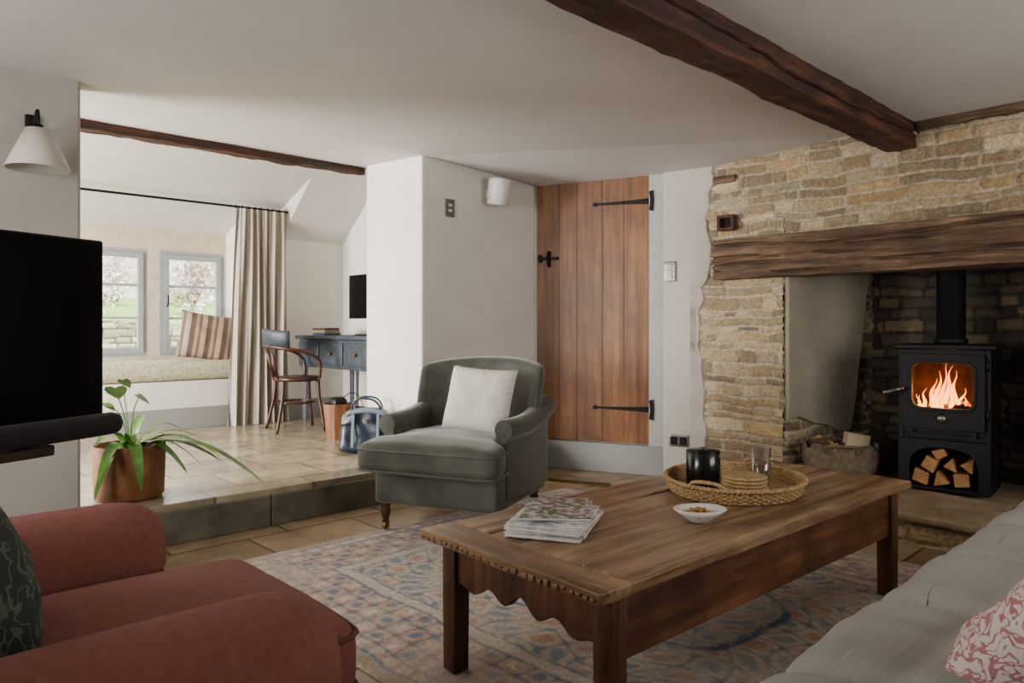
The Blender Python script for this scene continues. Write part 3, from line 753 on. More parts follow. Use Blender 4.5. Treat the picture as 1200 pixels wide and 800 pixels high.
for x in (-.09, .09): rbox('trim_strap', (.022, .008, .24), .003, GL_, hb, loc=(x, -.070, .17), rot=(-9, 0, 0))
rbox('clasp', (.03, .008, .03), .003, STEEL, hb, loc=(0, -.070, .24))

# ---------------------------------------------------------------- wall fittings
sp = thing('wall_speaker', 'small white wall mounted speaker', 'speaker', (3.68, 4.17, 2.15))
lathe('speaker_body', [(0, -.10), (.07, -.10), (.085, -.09), (.088, .08), (.08, .098), (.06, .10), (0, .10)], WHITE, sp, loc=(0, -.12, 0), rot=(8, 0, 0), seg=36)
boxes('bracket', [(-.02, .02, -.05, -.0, -.03, .03)], WHITE, sp)
pt = thing('wall_switch', 'brushed steel wall control plate', 'switch', (3.30, 4.17, 2.0))
rbox('plate', (.085, .01, .13), .004, STEEL, pt, loc=(0, -.006, 0)); rbox('button', (.03, .008, .02), .003, WHITE, pt, loc=(0, -.013, -.02)); rbox('button', (.03, .008, .02), .003, WHITE, pt, loc=(0, -.013, .02))
pa = math.degrees(math.atan2(2.99 - c0.y, 4.625 - c0.x))
pd_ = Vector((4.625 - c0.x, 2.99 - c0.y, 0)); pdn = pd_.normalized(); pn = Vector((pdn.y, -pdn.x, 0)); 
if pn.x > 0: pn = -pn
def onp(s, z): q = c0 + pdn * s + pn * .001; return (q.x, q.y, z)
ts = thing('thermostat', 'steel and grey wall light switch panel', 'switch', onp(.055, 1.545), 0, rot=(0, 0, rad(pa)))
rbox('plate', (.088, .012, .15), .004, STEEL, ts, loc=(0, -.006, 0))
for z in (-.04, 0, .04): rbox('switch_rocker', (.04, .008, .022), .002, STEEL, ts, loc=(0, -.013, z))
so = thing('wall_socket', 'double steel electrical socket with black inserts', 'socket', onp(.12, .285), 0, rot=(0, 0, rad(pa)))
rbox('plate', (.15, .01, .088), .004, STEEL, so, loc=(0, -.005, 0))
for x in (-.035, .035): rbox('socket_insert', (.055, .008, .06), .002, BLACK, so, loc=(x, -.009, 0))
nb_ = thing('iron_vent', 'rusty square iron vent set in the stone wall', 'vent', (4.67, 2.70, 1.87), 90)
ring('vent_frame', rrect(.13, .11, .01, 2), rrect(.09, .07, .01, 2), -.0, .05, RUST, nb_)
boxes('vent_plate', [(-.05, .05, .0, .01, -.04, .04)], DARK, nb_)  # near-black sheet painting in the shade of the open recess

# ---------------------------------------------------------------- stove
sv = thing('wood_stove', 'black cast iron wood burning stove with a lit fire', 'stove', (4.93, 1.37, .168), -84)
w, d = .47, .40; bt = .86
boxes('stove_body', [(-w / 2, -w / 2 + .03, -d / 2, d / 2, .0, bt - .03), (w / 2 - .03, w / 2, -d / 2, d / 2, .0, bt - .03), (-w / 2, w / 2, d / 2 - .03, d / 2, .0, bt - .03), (-w / 2 + .03, w / 2 - .03, -d / 2, d / 2, .30, .33),
       (-w / 2 + .03, w / 2 - .03, -d / 2, d / 2, .0, .02), (-w / 2 + .03, w / 2 - .03, -d / 2, -d / 2 + .03, .33, .375), (-w / 2 + .03, w / 2 - .03, -d / 2, -d / 2 + .03, .80, .83),
       (-w / 2 + .03, -w / 2 + .055, -d / 2, -d / 2 + .03, .36, .81), (w / 2 - .055, w / 2 - .03, -d / 2, -d / 2 + .03, .36, .81)], STOVE, sv, bev=.004)
rbox('top_plate', (w + .05, d + .05, .03), .01, STOVE, sv, loc=(0, 0, bt - .015))
arch = [(-w / 2, .0), (-w / 2, .3), (w / 2, .3), (w / 2, .0), (.175, 0), (.175, .15), (.16, .2), (.12, .235), (.06, .252), (0, .258), (-.06, .252), (-.12, .235), (-.16, .2), (-.175, .15), (-.175, 0)]
prism('log_store', arch, -d / 2 - .012, -d / 2 + .004, STOVE, sv, bev=.003)
outer = rrect(.42, .44, .02, 5, 0, .585); inner = rrect(.31, .26, .05, 5, 0, .62)
dr = ring('stove_door', outer, inner, -d / 2 - .035, -d / 2 - .004, STOVE, sv, bev=.004)
ring('door_rim', rrect(.345, .295, .06, 5, 0, .62), rrect(.31, .26, .05, 5, 0, .62), -d / 2 - .045, -d / 2 - .034, STOVE, dr, bev=.003)
boxes('stove_glass', [(-.16, .16, -d / 2 - .02, -d / 2 - .016, .485, .755)], glass('stove_glass', (1, .93, .85, 1), .1), dr)
lathe('air_knob', [(0, .028), (.02, .026), (.026, .015), (.02, .006), (.03, 0), (0, 0)], STEEL, dr, loc=(.0, -d / 2 - .035, .43), rot=(90, 0, 0), seg=20)
tube('door_handle', [(-.2, -d / 2 - .035, .60), (-.2, -d / 2 - .085, .60), (-.225, -d / 2 - .11, .59), (-.29, -d / 2 - .12, .57)], lambda t: .008 + .006 * t, STEEL, dr)
for z in (.46, .74): lathe('door_hinge', [(0, -.03), (.01, -.03), (.01, .03), (0, .03)], STOVE, dr, loc=(.222, -d / 2 - .02, z), seg=12)
ring('ash_lip', rrect(.34, .05, .012, 3, 0, .345), rrect(.30, .02, .006, 3, 0, .345), -d / 2 - .03, -d / 2 - .0, STOVE, sv)
boxes('fire_lining', [(-.2, .2, .12, .14, .34, .80), (-.205, -.2, -.15, .13, .34, .8), (.2, .205, -.15, .13, .34, .8)], mat('fire_brick', '5c3a24', '2e1c12', 12, .95), sv)
lathe('flue_pipe', [(.082, 0), (.09, .005), (.09, .03), (.078, .035), (.078, .845)], STOVE, sv, loc=(0, .04, bt), seg=36)
bm = bmesh.new(); R = random.Random(5)
for x, y, hh, rr in ((-.085, 0, .19, .026), (-.05, .03, .25, .03), (-.015, -.02, .30, .032), (.025, .02, .33, .034), (.06, -.01, .27, .03), (.095, 0, .20, .026), (.03, -.05, .20, .022), (-.115, .03, .15, .02), (-.03, -.05, .23, .024), (.12, .02, .16, .02), (.0, .05, .34, .026), (-.07, -.05, .15, .02), (.075, .05, .30, .024)):
    bd = R.uniform(-.05, .05); n = 16
    tube_bm([(x + bd * (i / n) ** 2 + .012 * math.sin(i * .7 + x * 50) * (i / n), y, hh * i / n) for i in range(n + 1)], (lambda r0: (lambda t: r0 * (.45 + 1.8 * t) * (1 - t) ** 1.6 + .0006))(rr), 12, bm=bm)
add('flame', bm, FLAME, sv, loc=(-.045, -.06, .40))
for i, (x, y, z, a) in enumerate(((-.03, -.06, .445, 82), (.05, -.02, .45, 100), (0, .0, .42, 60), (.0, -.08, .41, 92))):
    lathe('burning_log', [(0, -.12), (.026, -.12), (.030, 0), (.026, .12), (0, .12)], EMBER if i == 2 else RUST, sv, loc=(x, y, z + .02), rot=(0, a, 15 * i), seg=10)
def wedge(R, s_):
    n = R.choice((3, 4)); return [(s_ * R.uniform(.8, 1.1) * math.cos(rad(90 + 360 * k / n + R.uniform(-15, 15))), s_ * R.uniform(.8, 1.1) * math.sin(rad(90 + 360 * k / n))) for k in range(n)]
R = random.Random(11); Mv = Matrix.Translation((4.93, 1.37, .168)) @ Matrix.Rotation(rad(-84), 4, 'Z')
for i, (x, z, s_) in enumerate(((-.125, .07, .058), (-.02, .06, .055), (.09, .07, .06), (-.075, .155, .058), (.035, .15, .055), (.125, .155, .05), (-.02, .215, .045))):
    q = Mv @ Vector((x, 0, z))
    o = prism('firewood_log' if i == 0 else 'firewood_log.%03d' % i, wedge(R, s_), -.17 - R.uniform(0, .02), .12, LOGE, loc=q, rot=(0, 0, -84), bev=.004)
    o.rotation_euler.rotate_axis('Y', R.uniform(0, 3)); props(o, 'split firewood log in the stove log store', 'log', 'split logs in the log store')
# log bag
lb = thing('log_bag', 'open canvas log bag filled with kindling', 'bag', (4.84, 1.99, .168), -60)
bm = rbm(.42, .24, .19, .05, 14, lambda p: Vector((p.x * (1 + .5 * (p.z + .11)) + .012 * noise.noise(p * 12), p.y * (1 + .4 * (p.z + .11)) + .016 * noise.noise(p * 15 + Vector((3, 3, 3))), p.z + .03 * abs(p.x) * (p.z > .08) * 6)))
bmesh.ops.delete(bm, geom=[f for f in bm.faces if f.calc_center_median().z > .08 and abs(f.normal.z) > .8], context='FACES')
o = add('bag_body', bm, CANV, lb, loc=(0, 0, .098)); sd = o.modifiers.new('s', 'SOLIDIFY'); sd.thickness = .006
for y in (-.13, .13): tube('handle', [(-.09, y, .15), (-.10, y * 1.2, .19), (-.05, y * 1.35, .20), (.05, y * 1.35, .20), (.10, y * 1.2, .19), (.09, y, .15)], .009, CANV, lb)
boxes('contents_fill', [(-.15, .15, -.09, .09, .05, .14)], DARK, lb)
props(rbox('cardboard_box', (.14, .09, .12), .004, CARD, loc=(4.88, 1.90, .375), rot=(0, 8, -50)), 'small pale cardboard firelighter box in the log bag', 'box')
for i in range(9):
    q = (4.81 + R.uniform(-.05, .05), 2.03 + R.uniform(-.07, .06), .33 + R.uniform(0, .05))
    o = prism('kindling_stick' if i == 0 else 'kindling_stick.%03d' % i, wedge(R, .024), -.08, .08, LOGB if i % 4 else LOGE, loc=q, rot=(R.uniform(-30, 30), 0, R.uniform(0, 180)), bev=.002); props(o, 'split kindling stick in the log bag', 'kindling', 'kindling in the log bag')

# ---------------------------------------------------------------- olive armchair
AL = (2.65, 3.225); AR = -66
ac = thing('armchair', 'olive grey velvet armchair with turned castor legs', 'armchair', (AL[0], AL[1], 0.014), AR)
rbox('seat_frame', (.74, .72, .20), .02, GREEN, ac, loc=(0, 0.01, .25), n=12)
def tc_fn(p):
    z = p.z + (.030 * math.cos(p.x * 3.4) * math.cos(p.y * 3) if p.z > 0 else 0) + .006 * noise.noise(p * 6)
    z -= .02 * max(0, (-p.y - .2) / .16)          # front edge droops
    x = p.x * (1 if p.y < -.22 else .80 if p.y > -.14 else 1 - .2 * (p.y + .22) / .08)
    return (x, p.y - .012 * math.cos(p.x * 3), z)
rbox('seat_cushion', (.83, .74, .155), .05, GREEN, ac, loc=(0, -.10, .43), n=28, fn=tc_fn)
for z_ in (.352, .462):
    tube('seat_piping', [(-.407, -.30, z_ + .008), (-.403, -.44, z_), (-.365, -.474, z_ - .002), (-.18, -.486, z_), (.18, -.486, z_), (.365, -.474, z_ - .002), (.403, -.44, z_), (.407, -.30, z_ + .008)], .0055, GREEN, ac)
def arm_prof(sgn, r, x0, zt, wst):
    P = [(x0 - wst / 2, .2), (x0 - wst / 2, zt - r * 1.3)]
    for k in range(13):
        a = rad(200 - k * 22); P.append((x0 + r * .25 + r * math.cos(a), zt - r + r * math.sin(a)))
    P += [(x0 + wst / 2, zt - 2.1 * r), (x0 + wst / 2, .2)]
    return [(sgn * a, b) for a, b in P]
for s_ in (-1, 1):
    P = arm_prof(s_, .058, .345, .635, .07)
    bm = bmesh.new(); n = 14; rows = []
    for i in range(n + 1):
        t = i / n; y = -.24 + .60 * t; dz = .18 * t ** 2.4 - .03 * math.sin(t * math.pi)
        e = 1 - .10 * max(0, 1 - t * 8)
        rows.append([bm.verts.new((s_ * .345 + (a - s_ * .345) * e * (1 + .25 * t) + s_ * .012 * math.sin(t * 3), y, .2 + (b - .2) * (1 + dz) * (1 - .02 * max(0, 1 - t * 8)))) for a, b in P])
    for A, B in zip(rows, rows[1:]):
        for i in range(len(P)): bm.faces.new((A[i], A[(i + 1) % len(P)], B[(i + 1) % len(P)], B[i]))
    bm.faces.new(rows[0]); bm.faces.new(rows[-1])
    o = add('arm', bm, GREEN, ac, smooth=True); bevel(o, .012, 3)
def back_fn(p):
    z = p.z; u = p.x / .40
    y = p.y - .22 * u * u + .20 * (z + .3) + .12 * max(0, z - .14)
    zz = z * (1 - .09 * abs(u) ** 3) + (-.02 * u * u if z > 0 else 0)
    x = p.x * (1 + .06 * (z + .3))
    return (x, y, zz)
rbox('backrest', (.78, .12, .66), .045, GREEN, ac, loc=(0, .32, .60), n=24, fn=back_fn)
for x in (-.32, .32):
    for y in (-.31, .31):
        lg = lathe('leg', [(0, .16), (.026, .16), (.03, .14), (.02, .125), (.027, .11), (.024, .08), (.016, .055), (.014, .045), (0, .045)], BENT, ac, loc=(x, y, 0), seg=20)
        lathe('castor', [(0, -.012), (.018, -.012), (.022, -.006), (.022, .006), (.018, .012), (0, .012)], BRASS, lg, loc=(0, 0, .022), rot=(0, 90, 0), seg=20)
        boxes('castor_fork', [(-.017, -.014, -.01, .01, .018, .05), (.014, .017, -.01, .01, .018, .05), (-.017, .017, -.01, .01, .045, .05)], BRASS, lg)
pm = Matrix.Translation((AL[0], AL[1], 0)) @ Matrix.Rotation(rad(AR), 4, 'Z')
o = pillow('throw_pillow', .42, .40, .18, IVORY, pinch=.06); o.matrix_world = pm @ Matrix.Translation((.08, .05, .705)) @ Matrix.Rotation(rad(-19), 4, 'X') @ Matrix.Rotation(rad(3), 4, 'Y')
props(o, 'ivory chevron woven cushion propped on the olive armchair', 'cushion')

# ---------------------------------------------------------------- rust armchair
pc = thing('armchair.001', 'dusty rust linen armchair with rolled arms', 'armchair', (.35, 1.69, 0), 90)
rbox('seat_frame', (.98, .66, .24), .03, PINK, pc, loc=(0, .10, .22), n=12)
rbox('front_rail', (.66, .30, .24), .04, PINK, pc, loc=(0.02, -.335, .22), n=12)
def pfn(p):
    z = p.z + (.055 * math.cos(p.x * 4.4) * math.cos(p.y * 3.4) if p.z > 0 else 0) + .004 * noise.noise(p * 5)
    return (p.x, p.y, z)
rbox('seat_cushion', (.66, .84, .18), .06, PINK, pc, loc=(.02, -.09, .395), n=28, fn=pfn)
for s_ in (-1, 1):
    P = arm_prof(s_, .135, .43, .655, .15)
    bm = bmesh.new(); n = 22; rows = []
    for i in range(n + 1):
        t = i / n; y = -.31 + .73 * t; q = max(0, 1 - t * 7); e = math.sqrt(max(0, 1 - .5 * q * q)) * (1 + .03 * math.sin(t * 3.1))
        rows.append([bm.verts.new((s_ * .45 + (a - s_ * .45) * e, y, .52 + (b - .52) * e if b > .4 else b)) for a, b in P])
    for A, B in zip(rows, rows[1:]):
        for i in range(len(P)): bm.faces.new((A[i], A[(i + 1) % len(P)], B[(i + 1) % len(P)], B[i]))
    bm.faces.new(rows[0]); bm.faces.new(rows[-1])
    o = add('arm', bm, PINK, pc); bevel(o, .03, 4)
rbox('backrest', (.86, .22, .58), .08, PINK, pc, loc=(0, .40, .60), n=14, fn=lambda p: (p.x, p.y + .15 * (p.z + .3) , p.z))
for x, y in ((-.42, -.18), (.42, -.18), (-.42, .38), (.42, .38), (-.26, -.44), (.28, -.44)): lathe('leg', [(0, 0), (.02, 0), (.032, .1), (0, .1)], BENT, pc, loc=(x, y, 0), seg=16)
for z_ in (.455, .338):
    tube('seat_piping', [(.350, -.1, z_), (.350, -.43, z_), (.335, -.487, z_), (.285, -.507, z_), (0, -.511, z_ + .004), (-.245, -.507, z_), (-.295, -.487, z_), (-.310, -.43, z_), (-.310, -.1, z_)], .006, PINKP, pc)
o = pillow('throw_pillow.001', .40, .38, .16, FERN, loc=(.19, 1.70, .675), rot=(-18, 0, 90)); props(o, 'dark green fern print cushion on the rust armchair', 'cushion')

# ---------------------------------------------------------------- grey sofa
sf = thing('sofa', 'pale grey linen sofa with a padded seat', 'sofa', (2.05, .18, 0), 180)
rbox('seat_frame', (3.1, .90, .2), .03, LINEN, sf, loc=(0, 0, .2), n=14)
SE = [-1.18, -.70, -.22, .26, .74, 1.22]
def sfn(p):
    k = max(0, min(1, (p.z + .02) / .06))
    z = p.z + (.024 * math.cos(p.y * 3.2) if p.z > 0 else 0)
    y = p.y
    for tx in SE:
        dx = abs(p.x - tx - .01 * math.sin(p.y * 9))
        g_ = math.exp(-(dx / .03) ** 2); z -= .018 * g_ * k; y += .012 * g_ * (1 if p.y < -.3 else 0)
    for ty in (-.20, .10):
        z -= .010 * math.exp(-((p.y - ty - .01 * math.sin(p.x * 5)) / .03) ** 2) * k
    cre = .006 * noise.noise(Vector((p.x * 14, p.y * 4, 1))) + .009 * noise.noise(p * 6)
    return Vector((p.x, y + .006 * math.sin(p.x * 11) * (1 if p.y < -.3 else 0), z + cre * k))
rbox('seat_cushion', (2.86, .84, .20), .085, LINEN, sf, loc=(0, -.075, .405), n=130, fn=sfn)
for i in range(3):
    rbox('back_cushion', (.94, .2, .40), .07, LINEN, sf, loc=(-.95 + i * .95, .30, .64), rot=(-10, 0, 0), n=14)
tube('piping', [(-1.4, -.465, .40), (-.7, -.487, .40), (0, -.490, .40), (.7, -.487, .40), (1.4, -.465, .40)], .006, LINEN, sf)
rbox('backrest', (3.1, .16, .6), .06, LINEN, sf, loc=(0, .46, .50), n=14)
for s_ in (-1, 1): rbox('arm', (.19, .86, .45), .07, LINEN, sf, loc=(s_ * 1.53, 0, .335), n=14)
for x in (-1.45, 1.45):
    for y in (-.38, .38): lathe('leg', [(0, 0), (.02, 0), (.03, .1), (0, .1)], BENT, sf, loc=(x, y, 0), seg=16)
o = pillow('throw_pillow.002', .46, .44, .17, CORAL, loc=(1.62, .24, .63), rot=(42, 0, -6)); props(o, 'cream cushion with a coral pink print on the sofa', 'cushion')

# ---------------------------------------------------------------- coffee table
TC = (2.33, 1.485); TR = -2
T = thing('coffee_table', 'long antique wooden coffee table with scalloped apron', 'coffee table', (TC[0], TC[1], .014), TR)
bm = bmesh.new()
TH = .466
def tadd(sx, sy, sz, c, seed):
    b = rbm(sx, sy, sz, .006, 20, lambda p: p + Vector((.003, .003, .0035)) * noise.noise(p * 6 + Vector((seed, 0, 0))) + Vector((0, 0, .0015 * noise.noise(p * 30))), c)
    me = bpy.data.meshes.new('t'); b.to_mesh(me); b.free(); bm.from_mesh(me); bpy.data.meshes.remove(me)
ys = [-.385, -.20, .0, .19, .385]
for i in range(4): tadd(1.84, ys[i + 1] - ys[i] - .005, .032, (.09, (ys[i] + ys[i + 1]) / 2, TH - .016 + .0015 * (i % 2)), i * 5)
add('tabletop', bm, TBL, T)
rbox('breadboard_end', (.125, .775, .034), .006, TBLY, T, loc=(-.895, 0, TH - .016), n=16, fn=lambda p: p + Vector((.004, 0, .002)) * noise.noise(p * 8))
bm = bmesh.new(); R = random.Random(8)
y = -.372
while y < .37:   # irregular worn notches along the end
    wd_ = R.uniform(.012, .028)
    b = rbm(R.uniform(.008, .016), wd_, R.uniform(.008, .020), .004, 6, None, (-.957, y + wd_ / 2, TH - .020 + R.uniform(-.004, .004)))
    me = bpy.data.meshes.new('t'); b.to_mesh(me); b.free(); bm.from_mesh(me); bpy.data.meshes.remove(me)
    y += wd_ + R.uniform(.005, .016)
add('edge_moulding', bm, TBLY, T)
AP = [(-.35, .43), (.35, .43), (.35, .29)]
for k in range(41):
    y = .35 - .7 * k / 40; u = abs(y) / .35
    z = .272 + .035 * (1 - u) ** .7 + .022 * math.cos(u * 15) * (.35 + .65 * (1 - u)) - (.02 if u > .93 else 0)
    AP.append((y, z))
AP.append((-.35, .29))
for x in (-.86, .90): prism('apron', AP, x - .011, x + .011, TBLR, T, plane='YZ', bev=.003)
for y in (-.335, .335): boxes('apron', [(-.84, .88, y - .011, y + .011, .25, .433)], TBLA, T, bev=.003)
for x in (-.855, .895):
    for y in (-.33, .33):
        rbox('leg', (.064, .064, .43), .005, TBLR, T, loc=(x, y, .217), n=10, fn=lambda p: (p.x * (1 - .06 * max(0, .0 - p.z) / .22), p.y * (1 - .06 * max(0, 0 - p.z) / .22), p.z))
TZ = TH + .019
tr = thing('tray', 'round woven rattan tray on the coffee table', 'tray', (2.61, 1.485, TZ), 10)
bm = bmesh.new()
R0 = .255
for k in range(6):
    pts = []
    for i in range(180):
        a = 2 * math.pi * i / 180; r = R0 + .004 * k * .6 + .004 * math.sin(a * 45 + k * math.pi)
        pts.append((r * math.cos(a) * 1.06, r * math.sin(a) * .96, .008 + k * .0075))
    tube_bm(pts, .0042, 5, True, bm)
for i in range(90):
    a = 2 * math.pi * i / 90
    tube_bm([(R0 * math.cos(a) * 1.06, R0 * math.sin(a) * .96, .004), ((R0 + .016) * math.cos(a) * 1.06, (R0 + .016) * math.sin(a) * .96, .050)], .003, 5, bm=bm)
for j in range(2):
    pts = []
    for i in range(180):
        a = 2 * math.pi * i / 180; r = R0 + .018 + .005 * math.cos(a * 50 + j * math.pi)
        pts.append((r * math.cos(a) * 1.06, r * math.sin(a) * .96, .053 + .005 * math.sin(a * 50 + j * math.pi)))
    tube_bm(pts, .006, 6, True, bm)
add('rim', bm, WICK, tr)
bm = lathe_bm([(0, 0), (R0, 0), (R0, .006)] + [(R0 - .0001 - i * R0 / 60, .006 + (.0025 if i % 2 else 0)) for i in range(60)] + [(0, .006)], 72)
for v in bm.verts: v.co.x *= 1.06; v.co.y *= .96
add('tray_base', bm, WICK, tr)
for s_ in (-1, 1): tube('handle', [(s_ * .275, -.07, .050), (s_ * .288, -.05, .072), (s_ * .292, 0, .078), (s_ * .288, .05, .072), (s_ * .275, .07, .050)], .007, WICK, tr)
sz = TZ + .010
cn = thing('storage_jar', 'dark green glazed candle jar on the tray', 'jar', (2.555, 1.59, sz))
lathe('jar_body', [(0, 0), (.062, 0), (.067, .006), (.067, .135), (.062, .139), (.058, .135), (.058, .01), (0, .01)], DKGR, cn, seg=40)
lathe('wax', [(.0575, .09), (0, .092)], PORC, cn); lathe('lid', [(.0, .153), (.012, .152), (.014, .150), (.008, .147), (.064, .142), (.067, .139), (0, .137)], DKGR, cn, seg=40)
for i in range(5):
    pr = [(0, 0), (.078, 0), (.084, .004), (.084, .007)] + [(.080 - k * .0065, .0115 + (.0015 if k % 2 else 0)) for k in range(12)] + [(0, .012)]
    o = lathe('coaster' if i == 0 else 'coaster.%03d' % i, pr, WICK, loc=(2.565 + .002 * math.sin(i * 2), 1.415 + .002 * math.cos(i * 3), sz + i * .0134), seg=36, fn=lambda a, z: 1 + .02 * math.cos(a * 18))
    props(o, 'round woven rattan coaster stacked on the tray', 'coaster', 'stacked rattan coasters')
gl = lathe('drinking_glass', [(0, 0), (.034, 0), (.036, .01), (.040, .155), (.0385, .155), (.0345, .012), (0, .008)], glass('drink_glass', (.92, .94, .94, 1), 1.0), loc=(2.72, 1.43, sz), seg=32); props(gl, 'clear drinking glass on the tray', 'glass')
# dish
di = thing('dish', 'small white porcelain leaf shaped dish on the table', 'dish', (2.10, 1.325, TZ), -35)
bm = lathe_bm([(0, 0), (.03, 0), (.038, .006), (.062, .028), (.075, .042), (.072, .044), (.06, .030), (.034, .010), (0, .008)], 40, fn=lambda a, z: 1 + (z / .047) * (.22 * math.cos(a) ** 2 - .12 * math.sin(a) ** 2 + .08 * math.cos(a)))
add('dish_body', bm, PORC, di)
NUT = mat('nuts', '8a5a22', 'b98a40', 30, .5)
k_ = 0
for lay in range(3):
    for i in range((14, 10, 5)[lay]):
        a = i * 2.4 + lay; r = (.0128, .0115, .009)[lay] * math.sqrt(i)
        o = rbox('nut' if k_ == 0 else 'nut.%03d' % k_, (.022, .013, .011), .0054, NUT, loc=(2.10 + r * math.cos(a), 1.325 + r * math.sin(a), TZ + .018 + lay * .010 + r * .14), rot=(0, 0, i * 50), n=8); props(o, 'roasted nut in the white dish', 'nut', 'nuts in the dish')
        k_ += 1
# magazines
z = TZ
th = [.012, .009, .011, .009, .009, .008]
for i, t in enumerate(th):
    mg = thing('magazine' if i == 0 else 'magazine.%03d' % i, ('pale covered magazine stacked on the table' if i < 4 else 'magazine with a blossom and leaf cover on top of the stack'), 'magazine', (1.70 + .006 * math.sin(i * 2.1) + (.02 if i > 3 else 0), 1.60 + .006 * math.cos(i * 1.7) + (.01 if i > 3 else 0), z), -62 + (3 * math.sin(i * 2.3) if i < 4 else 8 + (i - 4) * 7), 'magazines stacked on the table')
    s_ = 1 if i < 4 else .88
    rbox('pages', (.235 * s_, .295 * s_, t - .003), .0008, PAGES, mg, loc=(0, 0, t / 2), n=8)
    rbox('cover', (.24 * s_, .30 * s_, .0014), .0006, BLOSS if i >= 4 else BLOSS2, mg, loc=(0, 0, t - .0008), n=8)
    rbox('back_cover', (.24 * s_, .30 * s_, .0012), .0005, BLOSS2, mg, loc=(0, 0, .0007), n=8)
    z += t + .0006

# ---------------------------------------------------------------- rug
W_, L_ = 2.45, 2.85; cx, cy = 2.50, 1.985
nu, nv = 400, 465
U, V = np.meshgrid(np.linspace(-W_ / 2, W_ / 2, nu), np.linspace(-L_ / 2, L_ / 2, nv))
hc = lambda c: np.array(lin(c)[:3])
def paint(C, mask, c, k=1):
    mask = np.clip(mask, 0, 1)[..., None] * k
    return C * (1 - mask) + hc(c) * mask
wx = U + .045 * (fbm(U * 6, V * 6, 1) - .5); wy = V + .045 * (fbm(U * 6, V * 6, 2) - .5)
e = np.minimum(W_ / 2 - np.abs(wx), L_ / 2 - np.abs(wy))
C = np.ones(U.shape + (3,)) * hc('e4d6c4')
g = lambda x, a, b: ((x > a) & (x < b)).astype(float)
alongx = (W_ / 2 - np.abs(wx)) < (L_ / 2 - np.abs(wy)); sA = np.where(alongx, wy, wx)
C = paint(C, g(e, -1, .045), 'c6b29d'); C = paint(C, g(e, .05, .066), '6286a3', .9); C = paint(C, g(e, .068, .12), 'e6d6c5')
C = paint(C, g(e, .07, .12) * (np.sin(sA * 70) > .3), 'bd8672', .5)
C = paint(C, g(e, .12, .132), '5c809d', .9); C = paint(C, g(e, .135, .40), 'd8ae98', .5)
fl = np.sin(sA * 31) * np.cos((e - .267) * 31); fl2 = np.sin(sA * 60 + 2 * np.sin(e * 40)) * np.cos(e * 60)
C = paint(C, g(e, .135, .40) * (np.abs(fl) < .10), '5a7f9c', .8)
C = paint(C, g(e, .135, .40) * (fl > .68), 'f0e4d5', .9); C = paint(C, g(e, .135, .40) * (fl < -.70), '6f95b0', .8); C = paint(C, g(e, .135, .40) * (fl2 > .72), 'bd7a64', .5)
C = paint(C, g(e, .40, .412), '577a96', .9); C = paint(C, g(e, .415, .47), 'e8dac9'); C = paint(C, g(e, .47, .481), '6286a1', .9)
fi = (e > .485).astype(float)
l1 = np.sin(wx * 25 + 1.4 * np.sin(wy * 11)) * np.sin(wy * 22 + 1.4 * np.sin(wx * 11)); l2 = np.sin(wx * 52) * np.sin(wy * 49); l3 = np.sin(wx * 90 + 3 * np.sin(wy * 30)) * np.sin(wy * 84)
C = paint(C, fi * (np.abs(l1) < .09), '5f84a0', .75); C = paint(C, fi * (l1 > .64), 'd29780', .65); C = paint(C, fi * (l1 < -.66), '7ba2bb', .75)
C = paint(C, fi * (np.abs(l2) < .08) * (np.abs(l1) > .3), 'bca189', .35); C = paint(C, (l3 > .72), 'a4abb0', .35)
rr = np.sqrt((wx / .48) ** 2 + (wy / .72) ** 2) + .05 * np.cos(8 * np.arctan2(wy, wx)); C = paint(C, fi * (rr < 1) * .22, '86adc4'); C = paint(C, fi * g(rr, .96, 1.01), '557893', .9); C = paint(C, fi * g(rr, .5, .55), 'c98872', .8)
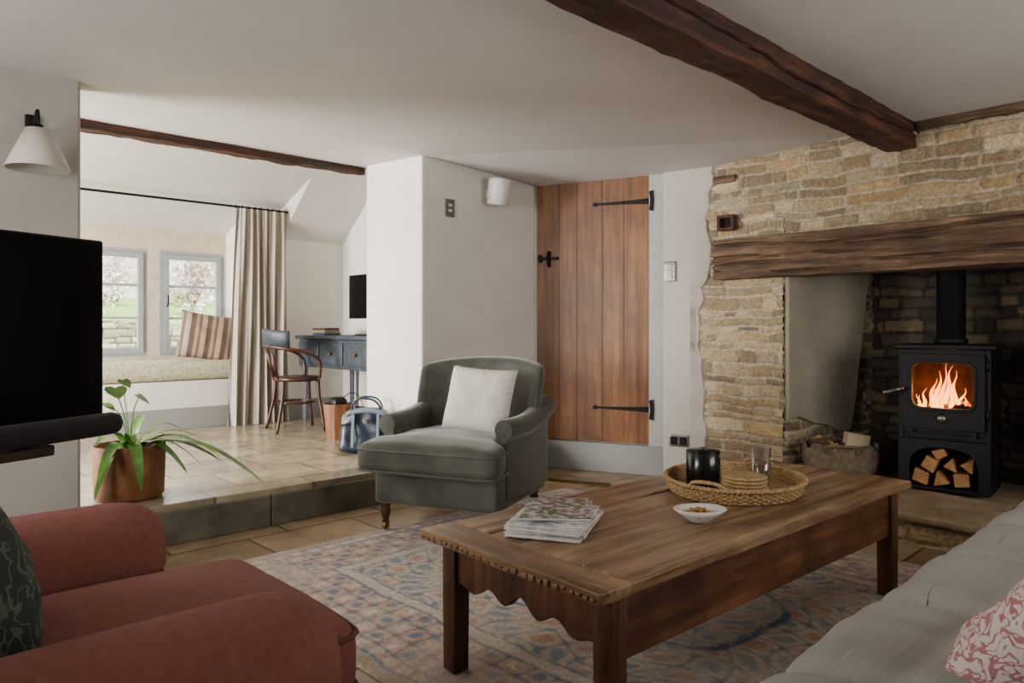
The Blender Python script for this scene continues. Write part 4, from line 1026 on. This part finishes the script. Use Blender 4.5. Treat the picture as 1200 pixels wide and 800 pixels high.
fade = np.clip((fbm(U * 4, V * 4, 11) - .46) * 4, 0, 1); C = paint(C, fade * .55, 'e0d3c3')
speck = vn(U * 60, V * 60, 15) * vn(U * 25, V * 25, 16); C = paint(C, (speck > .42) * .35, 'e8dccd')
C = (C + np.roll(C, 1, 0) + np.roll(C, -1, 0) + np.roll(C, 1, 1) + np.roll(C, -1, 1)) / 5
C = C * (.82 + .34 * vn(U * 95, V * 95, 5))[..., None]
Zr = .012 + .003 * fbm(U * 3, V * 3, 4); Zr = np.where(np.minimum(W_ / 2 - np.abs(U), L_ / 2 - np.abs(V)) < .004, .001, Zr)
RUG = mat('rug_wool', 'dadada', 'ffffff', 160, .95, .6, 260, attr=True)
o = grid_mesh('rug', np.stack([U + cx, V + cy, Zr], -1), C, RUG); props(o, 'faded antique patterned rug in blue and pink', 'rug')

# ---------------------------------------------------------------- lights
def area(name, loc, rot, sx, sy, power, col=(1, 1, 1)):
    l = bpy.data.lights.new(name, 'AREA'); l.shape = 'RECTANGLE'; l.size = sx; l.size_y = sy; l.energy = power; l.color = col
    o = bpy.data.objects.new(name, l); COL.objects.link(o); o.location = loc; o.rotation_euler = [rad(a) for a in rot]; return o
area('window_light', (-1.7, 5.6, 1.35), (0, -90, 0), 1.3, 1.6, 570, (1, .985, .96))
area('window_light.001', (-1.7, 2.6, 1.35), (0, -90, 0), 1.3, 1.3, 108, (1, .98, .95))  # added soft fill from the left; no window is built there
area('window_light.002', (2.9, -1.5, 1.4), (90, 0, 0), 1.8, 1.2, 64, (1, .975, .94))  # added fill behind the camera, placed to brighten table and sofa side
pl_ = bpy.data.lights.new('fire_glow', 'POINT'); pl_.energy = 5; pl_.color = (1, .42, .12); pl_.shadow_soft_size = .04
o = bpy.data.objects.new('fire_glow', pl_); COL.objects.link(o); o.location = (4.86, 1.40, .74)
wd = bpy.data.worlds.new('world'); bpy.context.scene.world = wd; wd.use_nodes = True
bg = wd.node_tree.nodes['Background']; bg.inputs[0].default_value = (.93, .96, 1, 1); bg.inputs[1].default_value = 11
